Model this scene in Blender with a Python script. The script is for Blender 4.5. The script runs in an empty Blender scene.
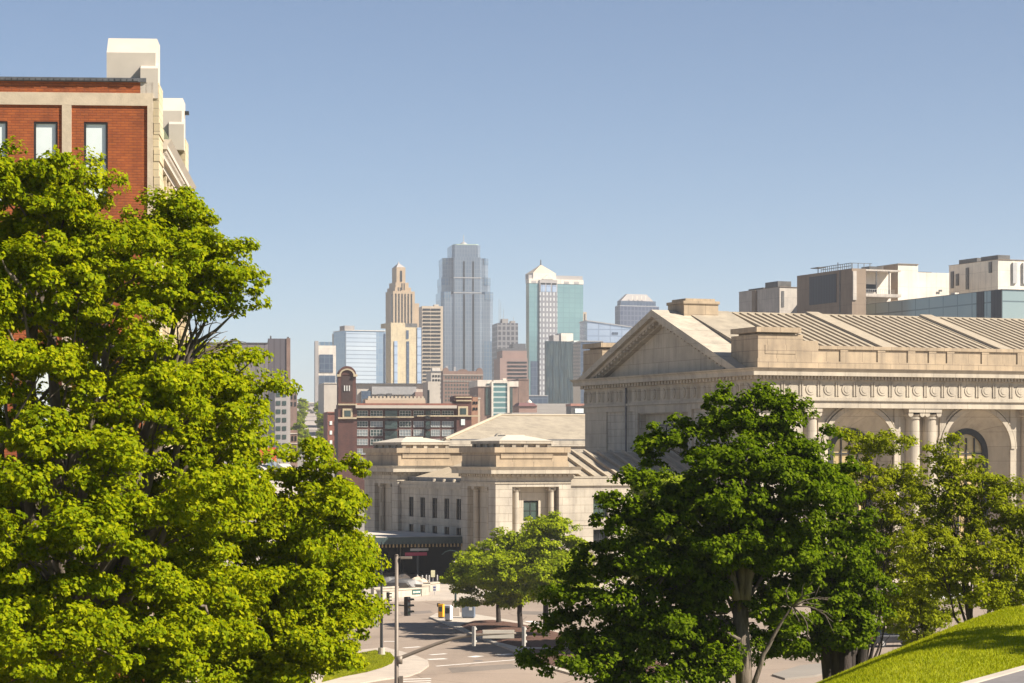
import bpy, bmesh, math, random
import numpy as np
from mathutils import Vector, Matrix

SC = bpy.context.scene
R = math.radians
# ------------------------------------------------------------------ camera, sky, sun, exposure
F, CZ, HY = 2500.0, 16.0, 455.0          # focal length in pixels, eye height, horizon row
cam_d = bpy.data.cameras.new("camera")
cam = bpy.data.objects.new("camera", cam_d)
SC.collection.objects.link(cam)
cam.location = (0, 0, CZ)
cam.rotation_euler = (R(90), 0, 0)
cam_d.sensor_width = 36.0
cam_d.lens = 36.0 * F / 1024.0
cam_d.shift_y = (HY - 341.5) / 1024.0
cam_d.clip_start = 0.1
cam_d.clip_end = 20000
SC.camera = cam

SUN_EL, SUN_AZ = 41.0, 110.0             # azimuth clockwise from +Y
world = bpy.data.worlds.new("World")
SC.world = world
world.use_nodes = True
wn = world.node_tree.nodes
wl = world.node_tree.links
bgn = wn.get("Background") or wn.new("ShaderNodeBackground")
sky = wn.new("ShaderNodeTexSky")
sky.sky_type = 'NISHITA'
sky.sun_disc = False
sky.sun_elevation = R(SUN_EL)
sky.sun_rotation = R(SUN_AZ)
sky.altitude = 3000
sky.air_density = 0.9
sky.dust_density = 0.5
sky.ozone_density = 1.0
wl.new(sky.outputs[0], bgn.inputs[0])
bgn.inputs[1].default_value = 0.053
sun_d = bpy.data.lights.new("sun", 'SUN')
sun_d.energy = 5.0
sun_d.angle = R(0.5)
sun_d.color = (1.0, 0.93, 0.82)
sun = bpy.data.objects.new("sun", sun_d)
SC.collection.objects.link(sun)
sd = Vector((math.sin(R(SUN_AZ)) * math.cos(R(SUN_EL)), math.cos(R(SUN_AZ)) * math.cos(R(SUN_EL)), math.sin(R(SUN_EL))))
sun.rotation_euler = sd.to_track_quat('Z', 'Y').to_euler()
sun.location = sd * 400

SC.view_settings.view_transform = 'Standard'
SC.view_settings.look = 'None'
SC.view_settings.exposure = 1.13
SC.view_settings.gamma = 1.0
SC.view_settings.use_curve_mapping = False
SC.cycles.use_denoising = True
SC.cycles.max_bounces = 8
SC.cycles.transparent_max_bounces = 8
SC.cycles.volume_bounces = 0

# ------------------------------------------------------------------ helpers
def P(x, y, Y):
    """world point seen at photo pixel (x, y) at distance Y"""
    return Vector(((x - 512.0) / F * Y, Y, CZ - (y - HY) / F * Y))

def G(x, y):
    """point of the level street (z = 0) seen at photo pixel (x, y)"""
    Y = CZ * F / (y - HY)
    return ((x - 512.0) / F * Y, Y)

def link(o):
    SC.collection.objects.link(o)
    return o

def tag(o, label=None, cat=None, group=None, kind=None):
    if label: o['label'] = label
    if cat: o['category'] = cat
    if group: o['group'] = group
    if kind: o['kind'] = kind
    return o

def thing(name, label, cat, loc=(0, 0, 0), rot=0.0, group=None):
    o = link(bpy.data.objects.new(name, None))
    o.location = loc
    o.rotation_euler = (0, 0, R(rot))
    o.empty_display_size = 0.5
    return tag(o, label, cat, group)

class MB:
    def __init__(s):
        s.v = []; s.f = []
    def add(s, vs, fs):
        n = len(s.v)
        s.v += [tuple(v) for v in vs]
        s.f += [tuple(i + n for i in f) for f in fs]
        return s
    def box(s, x0, x1, y0, y1, z0, z1):
        return s.add([(x0,y0,z0),(x1,y0,z0),(x1,y1,z0),(x0,y1,z0),(x0,y0,z1),(x1,y0,z1),(x1,y1,z1),(x0,y1,z1)],
                     [(3,2,1,0),(4,5,6,7),(0,1,5,4),(1,2,6,5),(2,3,7,6),(3,0,4,7)])
    def quad(s, a, b, c, d):
        return s.add([a,b,c,d], [(0,1,2,3)])
    def frustum(s, a, b, z0, z1):
        """a, b = (x0,x1,y0,y1) rectangles at z0 and z1"""
        return s.add([(a[0],a[2],z0),(a[1],a[2],z0),(a[1],a[3],z0),(a[0],a[3],z0),
                      (b[0],b[2],z1),(b[1],b[2],z1),(b[1],b[3],z1),(b[0],b[3],z1)],
                     [(3,2,1,0),(4,5,6,7),(0,1,5,4),(1,2,6,5),(2,3,7,6),(3,0,4,7)])
    def prism(s, poly, axis, a0, a1):
        """extrude a 2D polygon: axis 'x' -> poly is (y,z); 'y' -> (x,z); 'z' -> (x,y)"""
        n = len(poly)
        def pt(p, a):
            return (a, p[0], p[1]) if axis == 'x' else ((p[0], a, p[1]) if axis == 'y' else (p[0], p[1], a))
        vs = [pt(p, a0) for p in poly] + [pt(p, a1) for p in poly]
        fs = [tuple(range(n - 1, -1, -1)), tuple(range(n, 2 * n))]
        fs += [(i, (i + 1) % n, n + (i + 1) % n, n + i) for i in range(n)]
        return s.add(vs, fs)
    def cyl(s, cx, cy, z0, z1, r0, r1=None, n=16):
        r1 = r0 if r1 is None else r1
        vs = [(cx + r0*math.cos(2*math.pi*i/n), cy + r0*math.sin(2*math.pi*i/n), z0) for i in range(n)]
        vs += [(cx + r1*math.cos(2*math.pi*i/n), cy + r1*math.sin(2*math.pi*i/n), z1) for i in range(n)]
        fs = [tuple(range(n - 1, -1, -1)), tuple(range(n, 2*n))] + [(i, (i+1) % n, n + (i+1) % n, n + i) for i in range(n)]
        return s.add(vs, fs)
    def disc(s, c, axis, r, h, n=18):
        """cylinder of length h whose axis is 'x' or 'y'"""
        c = Vector(c)
        u = Vector((0, 1, 0)) if axis == 'x' else Vector((1, 0, 0))
        w = Vector((0, 0, 1)); d = (Vector((1, 0, 0)) if axis == 'x' else Vector((0, 1, 0))) * h
        a = [c + u*r*math.cos(2*math.pi*i/n) + w*r*math.sin(2*math.pi*i/n) for i in range(n)]
        b = [p + d for p in a]
        return s.add(a + b, [tuple(range(n)), tuple(range(2*n - 1, n - 1, -1))] + [(i, (i+1) % n, n + (i+1) % n, n + i) for i in range(n)])
    def tube(s, pts, rad, n=8):
        pts = [Vector(p) for p in pts]
        if not hasattr(rad, '__len__'): rad = [rad] * len(pts)
        rings = []
        up = Vector((0.13, 0.21, 0.97))
        for i, p in enumerate(pts):
            d = (pts[min(i+1, len(pts)-1)] - pts[max(i-1, 0)])
            d = d.normalized() if d.length > 1e-9 else Vector((0, 0, 1))
            a = d.cross(up)
            if a.length < 0.1: a = d.cross(Vector((1, 0, 0)))
            a.normalize(); b = d.cross(a)
            rings.append([p + (a*math.cos(2*math.pi*k/n) + b*math.sin(2*math.pi*k/n)) * rad[i] for k in range(n)])
        vs = [v for r_ in rings for v in r_]
        fs = []
        for i in range(len(pts) - 1):
            for k in range(n):
                fs.append((i*n + k, i*n + (k+1) % n, (i+1)*n + (k+1) % n, (i+1)*n + k))
        fs.append(tuple(range(n - 1, -1, -1)))
        m = (len(pts) - 1) * n
        fs.append(tuple(range(m, m + n)))
        return s.add(vs, fs)
    def wall(s, o, u, nrm, L, z0, z1, ops, depth):
        """wall face from o along u (2D), outward normal nrm, with recessed openings (u0,u1,za,zb)"""
        us = sorted({0.0, L, *[a for q in ops for a in q[:2]]})
        zs = sorted({z0, z1, *[a for q in ops for a in q[2:4]]})
        def pt(a, z, d=0.0):
            return (o[0] + u[0]*a - nrm[0]*d, o[1] + u[1]*a - nrm[1]*d, z)
        for i in range(len(us) - 1):
            for j in range(len(zs) - 1):
                cu, cz = (us[i] + us[i+1]) / 2, (zs[j] + zs[j+1]) / 2
                if any(q[0] < cu < q[1] and q[2] < cz < q[3] for q in ops): continue
                s.quad(pt(us[i], zs[j]), pt(us[i+1], zs[j]), pt(us[i+1], zs[j+1]), pt(us[i], zs[j+1]))
        for (a, b, c, d) in ops:
            s.quad(pt(a, c), pt(a, d), pt(a, d, depth), pt(a, c, depth))
            s.quad(pt(b, c), pt(b, c, depth), pt(b, d, depth), pt(b, d))
            s.quad(pt(a, d), pt(b, d), pt(b, d, depth), pt(a, d, depth))
            s.quad(pt(a, c), pt(a, c, depth), pt(b, c, depth), pt(b, c))
        return s
    def mesh(s, name, mat, smooth=False, recalc=True):
        me = bpy.data.meshes.new(name)
        me.from_pydata(s.v, [], s.f)
        if recalc:
            bm = bmesh.new(); bm.from_mesh(me)
            bmesh.ops.recalc_face_normals(bm, faces=bm.faces)
            bm.to_mesh(me); bm.free()
        for m in (mat if isinstance(mat, (list, tuple)) else [mat]):
            me.materials.append(m)
        if smooth:
            me.polygons.foreach_set('use_smooth', [True] * len(me.polygons))
        me.update()
        return me
    def build(s, name, mat, parent=None, smooth=False, recalc=True, bevel=0.0):
        o = link(bpy.data.objects.new(name, s.mesh(name, mat, smooth, recalc)))
        if parent: o.parent = parent
        if bevel:
            b = o.modifiers.new('edge', 'BEVEL'); b.width = bevel; b.segments = 2; b.limit_method = 'ANGLE'
        return o

def place(name, me, parent, loc, rz=0.0):
    o = link(bpy.data.objects.new(name, me))
    o.parent = parent; o.location = loc; o.rotation_euler = (0, 0, rz)
    return o

def copy_tree(o, parent=None):
    c = o.copy(); link(c); c.parent = parent
    for ch in list(o.children): copy_tree(ch, c)
    return c

# ------------------------------------------------------------------ materials
def new_mat(name):
    m = bpy.data.materials.new(name); m.use_nodes = True
    nt = m.node_tree
    b = nt.nodes.get('Principled BSDF')
    return m, nt.nodes, nt.links, b

def c4(c, k=1.0): return (c[0]*k, c[1]*k, c[2]*k, 1.0)

def wall_coords(N, L, sx=1.0, sz=1.0):
    """(x+y, z) of the object's own space: runs along any wall of a square building"""
    tc = N.new('ShaderNodeTexCoord')
    sp = N.new('ShaderNodeSeparateXYZ'); L.new(tc.outputs['Object'], sp.inputs[0])
    ad = N.new('ShaderNodeMath'); ad.operation = 'ADD'
    L.new(sp.outputs[0], ad.inputs[0]); L.new(sp.outputs[1], ad.inputs[1])
    cb = N.new('ShaderNodeCombineXYZ')
    L.new(ad.outputs[0], cb.inputs[0]); L.new(sp.outputs[2], cb.inputs[1])
    return tc, cb

def mix_rgb(N, L, mode, fac, a, b):
    m = N.new('ShaderNodeMix'); m.data_type = 'RGBA'; m.blend_type = mode
    def put(sock, v):
        if hasattr(v, 'is_output'): L.new(v, sock)
        else: sock.default_value = v
    put(m.inputs[0], fac); put(m.inputs[6], a); put(m.inputs[7], b)
    return m.outputs[2]

def noise_node(N, L, vec, scale, detail=5, rough=0.6, stretch=None):
    n = N.new('ShaderNodeTexNoise')
    n.inputs['Scale'].default_value = scale
    n.inputs['Detail'].default_value = detail
    n.inputs['Roughness'].default_value = rough
    if stretch:
        mp = N.new('ShaderNodeMapping'); mp.inputs['Scale'].default_value = stretch
        L.new(vec, mp.inputs[0]); L.new(mp.outputs[0], n.inputs['Vector'])
    else:
        L.new(vec, n.inputs['Vector'])
    return n.outputs['Fac']

def ramp(N, L, fac, stops):
    r = N.new('ShaderNodeValToRGB')
    e = r.color_ramp.elements
    while len(e) < len(stops): e.new(0.5)
    for k, (p, c) in enumerate(stops):
        e[k].position = p; e[k].color = c if len(c) == 4 else c4(c)
    L.new(fac, r.inputs[0])
    return r.outputs[0]

def bump(N, L, b, h, strength=0.3, dist=0.05):
    n = N.new('ShaderNodeBump'); n.inputs['Strength'].default_value = strength; n.inputs['Distance'].default_value = dist
    L.new(h, n.inputs['Height']); L.new(n.outputs[0], b.inputs['Normal'])

def mat_plain(name, col, rough=0.6, metal=0.0, var=0.12, scale=1.5, bmp=0.0):
    m, N, L, b = new_mat(name)
    tc = N.new('ShaderNodeTexCoord')
    f = noise_node(N, L, tc.outputs['Object'], scale)
    L.new(ramp(N, L, f, [(0.3, c4(col, 1 - var)), (0.7, c4(col, 1 + var))]), b.inputs['Base Color'])
    b.inputs['Roughness'].default_value = rough; b.inputs['Metallic'].default_value = metal
    if bmp: bump(N, L, b, noise_node(N, L, tc.outputs['Object'], scale*6), bmp)
    return m

def mat_blocks(name, c1, c2, joint, bw, bh, mortar=0.02, rough=0.8, stain=0.35, offset=0.5, bmp=0.4, stain_scale=0.25, bias=0.0):
    """masonry: blocks with joints, patchy tone and rain streaks"""
    m, N, L, b = new_mat(name)
    tc, cb = wall_coords(N, L)
    br = N.new('ShaderNodeTexBrick'); br.offset = offset
    br.inputs['Scale'].default_value = 1.0
    br.inputs['Brick Width'].default_value = bw; br.inputs['Row Height'].default_value = bh
    br.inputs['Mortar Size'].default_value = mortar; br.inputs['Mortar Smooth'].default_value = 0.2
    br.inputs['Bias'].default_value = bias
    br.inputs['Color1'].default_value = c4(c1); br.inputs['Color2'].default_value = c4(c2); br.inputs['Mortar'].default_value = c4(joint)
    L.new(cb.outputs[0], br.inputs['Vector'])
    f1 = noise_node(N, L, tc.outputs['Object'], stain_scale, 6, 0.65)
    f2 = noise_node(N, L, tc.outputs['Object'], 0.9, 5, 0.6, (1.0, 1.0, 0.12))
    s1 = ramp(N, L, f1, [(0.30, (1-stain, 1-stain, 1-stain*0.95)), (0.62, (1.0, 1.0, 1.0))])
    s2 = ramp(N, L, f2, [(0.32, (1-stain*0.8, 1-stain*0.8, 1-stain*0.75)), (0.55, (1.0, 1.0, 1.0))])
    col = mix_rgb(N, L, 'MULTIPLY', 1.0, br.outputs['Color'], s1)
    col = mix_rgb(N, L, 'MULTIPLY', 1.0, col, s2)
    L.new(col, b.inputs['Base Color'])
    b.inputs['Roughness'].default_value = rough
    inv = N.new('ShaderNodeMath'); inv.operation = 'SUBTRACT'; inv.inputs[0].default_value = 1.0
    L.new(br.outputs['Fac'], inv.inputs[1])
    bump(N, L, b, inv.outputs[0], bmp, 0.04)
    return m

def mat_curtain(name, c1, c2, line, bw, bh, mortar=0.1, rough=0.15, metal=0.0, spec=0.5, wavy=0.0):
    """glass facade: panes of slightly different tone between mullions"""
    m, N, L, b = new_mat(name)
    tc, cb = wall_coords(N, L)
    br = N.new('ShaderNodeTexBrick'); br.offset = 0.0
    br.inputs['Scale'].default_value = 1.0
    br.inputs['Brick Width'].default_value = bw; br.inputs['Row Height'].default_value = bh
    br.inputs['Mortar Size'].default_value = mortar; br.inputs['Mortar Smooth'].default_value = 0.0
    br.inputs['Color1'].default_value = c4(c1); br.inputs['Color2'].default_value = c4(c2); br.inputs['Mortar'].default_value = c4(line)
    L.new(cb.outputs[0], br.inputs['Vector'])
    f = noise_node(N, L, tc.outputs['Object'], 0.03, 3, 0.5)
    col = mix_rgb(N, L, 'MULTIPLY', 1.0, br.outputs['Color'], ramp(N, L, f, [(0.3, (0.8, 0.82, 0.85)), (0.7, (1.1, 1.08, 1.05))]))
    L.new(col, b.inputs['Base Color'])
    b.inputs['Roughness'].default_value = rough; b.inputs['Metallic'].default_value = metal
    b.inputs['Specular IOR Level'].default_value = spec
    if wavy: bump(N, L, b, noise_node(N, L, tc.outputs['Object'], 0.30, 3, .6, (1, 1, .10)), wavy, 3.0)
    return m

def mat_leaf(name, stops, trans=0.45, tmul=(1.5, 1.45, 0.9), gloss=0.05, nw=0.35, ns=0.55):
    m, N, L, b = new_mat(name)
    N.remove(b)
    out = [n for n in N if n.type == 'OUTPUT_MATERIAL'][0]
    g = N.new('ShaderNodeNewGeometry')
    tc = N.new('ShaderNodeTexCoord')
    f = noise_node(N, L, tc.outputs['Object'], ns, 3, 0.5)
    ad = N.new('ShaderNodeMath'); ad.operation = 'MULTIPLY_ADD'; ad.inputs[1].default_value = 1 - nw
    ml = N.new('ShaderNodeMath'); ml.operation = 'MULTIPLY'; ml.inputs[1].default_value = nw
    L.new(f, ml.inputs[0]); L.new(g.outputs['Random Per Island'], ad.inputs[0]); L.new(ml.outputs[0], ad.inputs[2])
    col = ramp(N, L, ad.outputs[0], stops)
    d = N.new('ShaderNodeBsdfDiffuse'); L.new(col, d.inputs[0])
    t = N.new('ShaderNodeBsdfTranslucent'); L.new(mix_rgb(N, L, 'MULTIPLY', 1.0, col, c4(tmul)), t.inputs[0])
    gl = N.new('ShaderNodeBsdfGlossy'); gl.inputs['Roughness'].default_value = 0.55; gl.inputs[0].default_value = (0.6, 0.6, 0.1, 1)
    m1 = N.new('ShaderNodeMixShader'); m1.inputs[0].default_value = trans
    L.new(d.outputs[0], m1.inputs[1]); L.new(t.outputs[0], m1.inputs[2])
    m2 = N.new('ShaderNodeMixShader'); m2.inputs[0].default_value = gloss
    L.new(m1.outputs[0], m2.inputs[1]); L.new(gl.outputs[0], m2.inputs[2])
    L.new(m2.outputs[0], out.inputs['Surface'])
    return m

M = {}
M['lime'] = mat_blocks('limestone', (.53, .462, .365), (.46, .40, .31), (.31, .255, .19), 2.4, .98, .03, stain=.36)
M['lime_smooth'] = mat_blocks('limestone_dressed', (.49, .42, .32), (.435, .37, .28), (.29, .245, .18), 3.2, 1.9, .03, stain=.26, bmp=.12)
M['parapet'] = mat_blocks('limestone_parapet', (.45, .34, .22), (.39, .295, .19), (.22, .16, .105), 2.6, 1.45, .035, stain=.32, bmp=.2)
M['roof'] = mat_blocks('weathered_roof_metal', (.37, .31, .225), (.335, .28, .205), (.26, .215, .155), 1.05, 9.0, .02, stain=.25, bmp=.1)
M['roof_rib'] = mat_plain('roof_rib_metal', (.36, .295, .21), .6, 0, .12, .6)
M['lead'] = mat_plain('dark_lead', (.10, .10, .105), .5, 0, .3, 1.2)
M['glass_dark'] = mat_plain('dark_window_glass', (.010, .012, .014), .12, 0, .4, .4)
for _k in ('glass_dark',): M[_k].node_tree.nodes['Principled BSDF'].inputs['Specular IOR Level'].default_value = .22
M['glass_amber'] = mat_plain('amber_reflection_glass', (.42, .31, .15), .12, 0, .35, .5)  # yellow reflection in the arch panes, put into their colour
M['glass_teal'] = mat_plain('tinted_window_glass', (.05, .075, .07), .07, 0, .35, .5)
M['glass_pale'] = mat_plain('blind_window_glass', (.70, .75, .72), .12, 0, .08, .5)
M['glass_loft'] = mat_plain('loft_window_glass', (.27, .30, .30), .12, 0, .25, .4)
M['frame_dark'] = mat_plain('dark_window_frame', (.012, .0125, .014), .7, 0, .2, 2)
M['frame_white'] = mat_plain('pale_window_frame', (.62, .60, .55), .5, 0, .1, 2)
M['brick_orange'] = mat_blocks('painted_orange_brick', (.42, .102, .016), (.33, .072, .012), (.26, .060, .014), .48, .16, .018, stain=.3, bmp=1.0, stain_scale=.9)
M['brick_dark'] = mat_blocks('dark_red_brick', (.135, .05, .036), (.10, .040, .03), (.11, .055, .045), .5, .17, .015, stain=.3)
M['brick_red'] = mat_blocks('red_brick', (.30, .105, .065), (.25, .09, .06), (.24, .12, .09), .5, .17, .015, stain=.3)
M['brick_tan'] = mat_blocks('brown_brick', (.27, .165, .12), (.23, .14, .105), (.22, .15, .12), .6, .2, .015, stain=.25)
M['paint_beige'] = mat_plain('beige_painted_band', (.52, .42, .30), .85, 0, .14, 1.2, .25)
M['cream'] = mat_blocks('cream_cut_stone', (.60, .49, .31), (.52, .42, .265), (.36, .29, .19), 1.1, .46, .03, stain=.2)
M['cream_plain'] = mat_plain('cream_render', (.48, .42, .35), .8, 0, .10, .35, .1)
M['cream_cap'] = mat_plain('pale_roof_sheet', (.56, .49, .385), .6, 0, .05, .5)
M['green_tile'] = mat_blocks('green_roof_tile', (.10, .16, .08), (.17, .14, .06), (.05, .06, .04), .35, .3, .03, stain=.3)
M['conc'] = mat_blocks('precast_concrete', (.52, .455, .385), (.47, .415, .35), (.36, .31, .26), 2.4, 3.4, .05, stain=.22, offset=0.0, bmp=.1)
M['conc_white'] = mat_blocks('white_precast', (.72, .635, .53), (.66, .585, .49), (.50, .44, .37), 3.0, 4.2, .05, stain=.18, offset=0.0, bmp=.1)
M['conc_tan'] = mat_blocks('tan_precast', (.27, .195, .135), (.245, .18, .125), (.19, .14, .10), 5.0, 5.0, .05, stain=.2, offset=0.0, bmp=.1)
M['conc_grey'] = mat_plain('grey_concrete', (.30, .28, .26), .85, 0, .15, .5, .15)
M['stone_buff'] = mat_plain('buff_stone', (.50, .40, .29), .85, 0, .10, .1)
M['stone_pink'] = mat_plain('rosy_stone', (.29, .185, .15), .85, 0, .10, .1)
M['stone_grey'] = mat_plain('grey_stone', (.33, .30, .28), .85, 0, .10, .1)
M['louvre'] = mat_curtain('dark_louvre', (.035, .04, .05), (.045, .05, .06), (.02, .02, .025), 1.3, 40., .12, .6)
M['mech'] = mat_plain('rooftop_machine_metal', (.10, .095, .09), .6, .3, .35, .7)
M['steel'] = mat_plain('galvanised_steel', (.42, .40, .38), .45, .3, .12, 1)
M['pole'] = mat_plain('weathered_pole_metal', (.19, .15, .115), .55, .2, .14, 3)
M['black_metal'] = mat_plain('black_painted_metal', (.02, .022, .024), .45, 0, .3, 2)
M['green_metal'] = mat_plain('dark_green_metal', (.022, .040, .040), .5, 0, .25, 2)
M['stone_tan'] = mat_plain('tan_tower_stone', (.37, .27, .17), .85, 0, .10, .1)
M['asphalt'] = None
# ------------------------------------------------------------------ terrain
def gz(X, Y):
    d = (X - 4.7) * -0.9506 + (Y - 30.0) * 0.3105
    d = max(0.0, d); k = d*d/2.4 if d < 1.2 else d - 0.6
    near = 13.3 - 0.42 * k - 0.13 * max(0.0, Y - 45.0)
    far = min(47.0, max(0.0, 0.0438 * (Y - 430.0)))
    return max(0.0, near) if Y < 300 else far

def mat_ground():
    m, N, L, b = new_mat('city_ground')
    tc = N.new('ShaderNodeTexCoord')
    f = noise_node(N, L, tc.outputs['Object'], 0.05, 6)
    g = noise_node(N, L, tc.outputs['Object'], 2.2, 6)
    pav = ramp(N, L, f, [(0.3, (.20, .175, .15)), (0.7, (.27, .24, .205))])
    gr = ramp(N, L, g, [(0.25, (.17, .19, .004)), (0.5, (.23, .25, .010)), (0.8, (.31, .31, .02))])
    sp = N.new('ShaderNodeSeparateXYZ'); L.new(tc.outputs['Object'], sp.inputs[0])
    th = N.new('ShaderNodeMath'); th.operation = 'GREATER_THAN'; th.inputs[1].default_value = 0.15
    L.new(sp.outputs[2], th.inputs[0])
    lt = N.new('ShaderNodeMath'); lt.operation = 'LESS_THAN'; lt.inputs[1].default_value = 300
    L.new(sp.outputs[1], lt.inputs[0])
    ml = N.new('ShaderNodeMath'); ml.operation = 'MULTIPLY'
    L.new(th.outputs[0], ml.inputs[0]); L.new(lt.outputs[0], ml.inputs[1])
    L.new(mix_rgb(N, L, 'MIX', ml.outputs[0], pav, gr), b.inputs['Base Color'])
    b.inputs['Roughness'].default_value = .95
    b.inputs['Specular IOR Level'].default_value = .15
    bump(N, L, b, g, .3, .05)
    return m
M['ground'] = mat_ground()

def mat_road(name, base, crack=True):
    m, N, L, b = new_mat(name)
    tc = N.new('ShaderNodeTexCoord')
    f = noise_node(N, L, tc.outputs['Object'], 0.12, 6, .6, (1, .35, 1))
    g = noise_node(N, L, tc.outputs['Object'], 5.0, 4)
    col = ramp(N, L, f, [(0.28, c4(base, .74)), (0.45, c4(base, .95)), (0.72, c4(base, 1.12))])
    col = mix_rgb(N, L, 'MULTIPLY', 1.0, col, ramp(N, L, g, [(0.3, (.88, .88, .88)), (0.7, (1.06, 1.06, 1.06))]))
    if crack:
        v = N.new('ShaderNodeTexVoronoi'); v.feature = 'DISTANCE_TO_EDGE'; v.inputs['Scale'].default_value = .11
        L.new(tc.outputs['Object'], v.inputs['Vector'])
        col = mix_rgb(N, L, 'MULTIPLY', 1.0, col, ramp(N, L, v.outputs['Distance'], [(0.004, (.72, .7, .68)), (0.012, (1, 1, 1))]))
    L.new(col, b.inputs['Base Color']); b.inputs['Roughness'].default_value = .9
    b.inputs['Specular IOR Level'].default_value = .2
    return m
M['road'] = mat_road('worn_pale_road', (.285, .222, .172))
M['asphalt'] = mat_road('path_asphalt', (.16, .145, .14), False)
M['pave'] = mat_blocks('pavement_slabs', (.47, .395, .315), (.43, .36, .29), (.30, .25, .2), 1.6, 1.6, .02, stain=.15, offset=0.0, bmp=.05)
M['kerb'] = mat_plain('kerb_concrete', (.42, .36, .29), .9, 0, .12, 1.0)
M['marking'] = mat_plain('worn_road_paint', (.66, .61, .55), .8, 0, .18, 2.5)
M['mulch'] = mat_plain('bark_mulch', (.095, .042, .024), .95, 0, .4, 3.0, .6)
M['lawn'] = None

def grid_axis(segs):
    out = []
    for a, b, st in segs:
        out += list(np.arange(a, b, st))
    out.append(segs[-1][1])
    return out
gx = grid_axis([(-2600, -200, 300), (-200, -40, 20), (-40, 40, 1.0), (40, 200, 10), (200, 2600, 300)])
gy = grid_axis([(-80, -10, 10), (-10, 140, 1.0), (140, 430, 10), (430, 1500, 107), (1500, 8000, 500)])
vs = [(x, y, gz(x, y)) for y in gy for x in gx]
nx = len(gx)
fs = [(j*nx + i, j*nx + i + 1, (j+1)*nx + i + 1, (j+1)*nx + i) for j in range(len(gy) - 1) for i in range(nx - 1)]
mb = MB(); mb.add(vs, fs)
tag(mb.build('ground', M['ground'], smooth=True, recalc=False), kind='structure')

def sheet(name, poly, z, mat, label=None):
    mb = MB(); mb.add([(p[0], p[1], z) for p in poly], [tuple(range(len(poly)))])
    o = mb.build(name, mat, recalc=False)
    if o.data.polygons[0].normal.z < 0: o.data.flip_normals()
    return tag(o, kind='structure')

def slab(name, poly, z0, z1, mats, inset=.18):
    """raised pavement: a kerb ring with a surface inside"""
    mb = MB(); mb.prism([(p[0], p[1]) for p in poly], 'z', z0, z1)
    return tag(mb.build(name, mats), kind='structure')

# the broad road before the station and the side street running up to it
C0 = Vector((30.5, 310.0))
CU = Vector((math.cos(R(22)), math.sin(R(22)))); CV = Vector((-CU.y, CU.x))
def L2W(t, s): p = C0 + CU*t + CV*s; return (p.x, p.y)
def W2L(x, y): d = Vector((x, y)) - C0; return (d.dot(CU), d.dot(CV))
sheet('road', [(-140, 141.5), (130, 141.5), (130, 330), L2W(60, -19), L2W(-110, -19), (-140, 190)], .006, M['road'])
# pavement between the far kerb and the station
slab('pavement', [L2W(-110, -19), L2W(70, -19), L2W(70, 140), L2W(-110, 140)], -.3, .13, M['pave'])

# traffic island with mulch beds
isl = [(-8.1, 245.0), (-7.6, 250.5), (-6.0, 253.0), (-4.0, 250.0), (1.2, 236.5), (4.6, 224.0), (7.6, 212.0), (11.0, 200.0), (13, 186), (12.0, 178.0), (9, 176), (4.6, 180.5), (2.2, 189.0), (-.2, 204.5), (-5.2, 230.0)]
slab('traffic_island', isl, -.3, .15, M['kerb'])
def shrink(poly, k, c=None):
    c = c or (sum(p[0] for p in poly)/len(poly), sum(p[1] for p in poly)/len(poly))
    return [(c[0] + (p[0]-c[0])*k, c[1] + (p[1]-c[1])*k) for p in poly]
def mound(name, poly, z, h, mat):
    mb = MB(); n = len(poly)
    c = (sum(p[0] for p in poly)/n, sum(p[1] for p in poly)/n)
    rings = [(1.0, 0.0), (.85, h*.6), (.55, h*.9), (.2, h)]
    vs = [(c[0]+(p[0]-c[0])*k, c[1]+(p[1]-c[1])*k, z + hh) for k, hh in rings for p in poly]
    fs = [(r*n+i, r*n+(i+1) % n, (r+1)*n+(i+1) % n, (r+1)*n+i) for r in range(3) for i in range(n)] + [tuple(range(3*n, 4*n))]
    mb.add(vs, fs)
    return tag(mb.build(name, mat, smooth=True), kind='structure')
mound('mulch_bed', [(-4.9, 233.0), (-3.6, 239.5), (-2.0, 240.5), (.5, 235.5), (3.9, 224.0), (5.9, 216), (7.3, 209.5), (4.2, 205.5), (.5, 206.5), (-1.2, 212.0), (-3.6, 224.0)], .152, .25, M['mulch'])
mound('mulch_bed', [(.7, 204.0), (7.8, 206.5), (10.2, 199.0), (12.0, 187.0), (9.0, 177.5), (5.0, 181.5), (2.6, 189.5)], .152, .28, M['mulch'])

# corner pavement with a grass verge
cor = [G(320, 668), G(352, 652), G(385, 648.5), G(399, 652), G(416, 657), G(428, 662), G(429, 666.5), G(420, 673), G(409, 677), G(380, 681), G(340, 688), G(300, 700), G(280, 690)]
slab('pavement', cor, -.3, .12, M['pave'])
ver = [G(330, 668), G(356, 656), G(376, 652.5), G(390, 655), G(394.5, 660), G(392, 665), G(382, 669.5), G(366, 674), G(345, 678), G(322, 684)]
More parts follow.
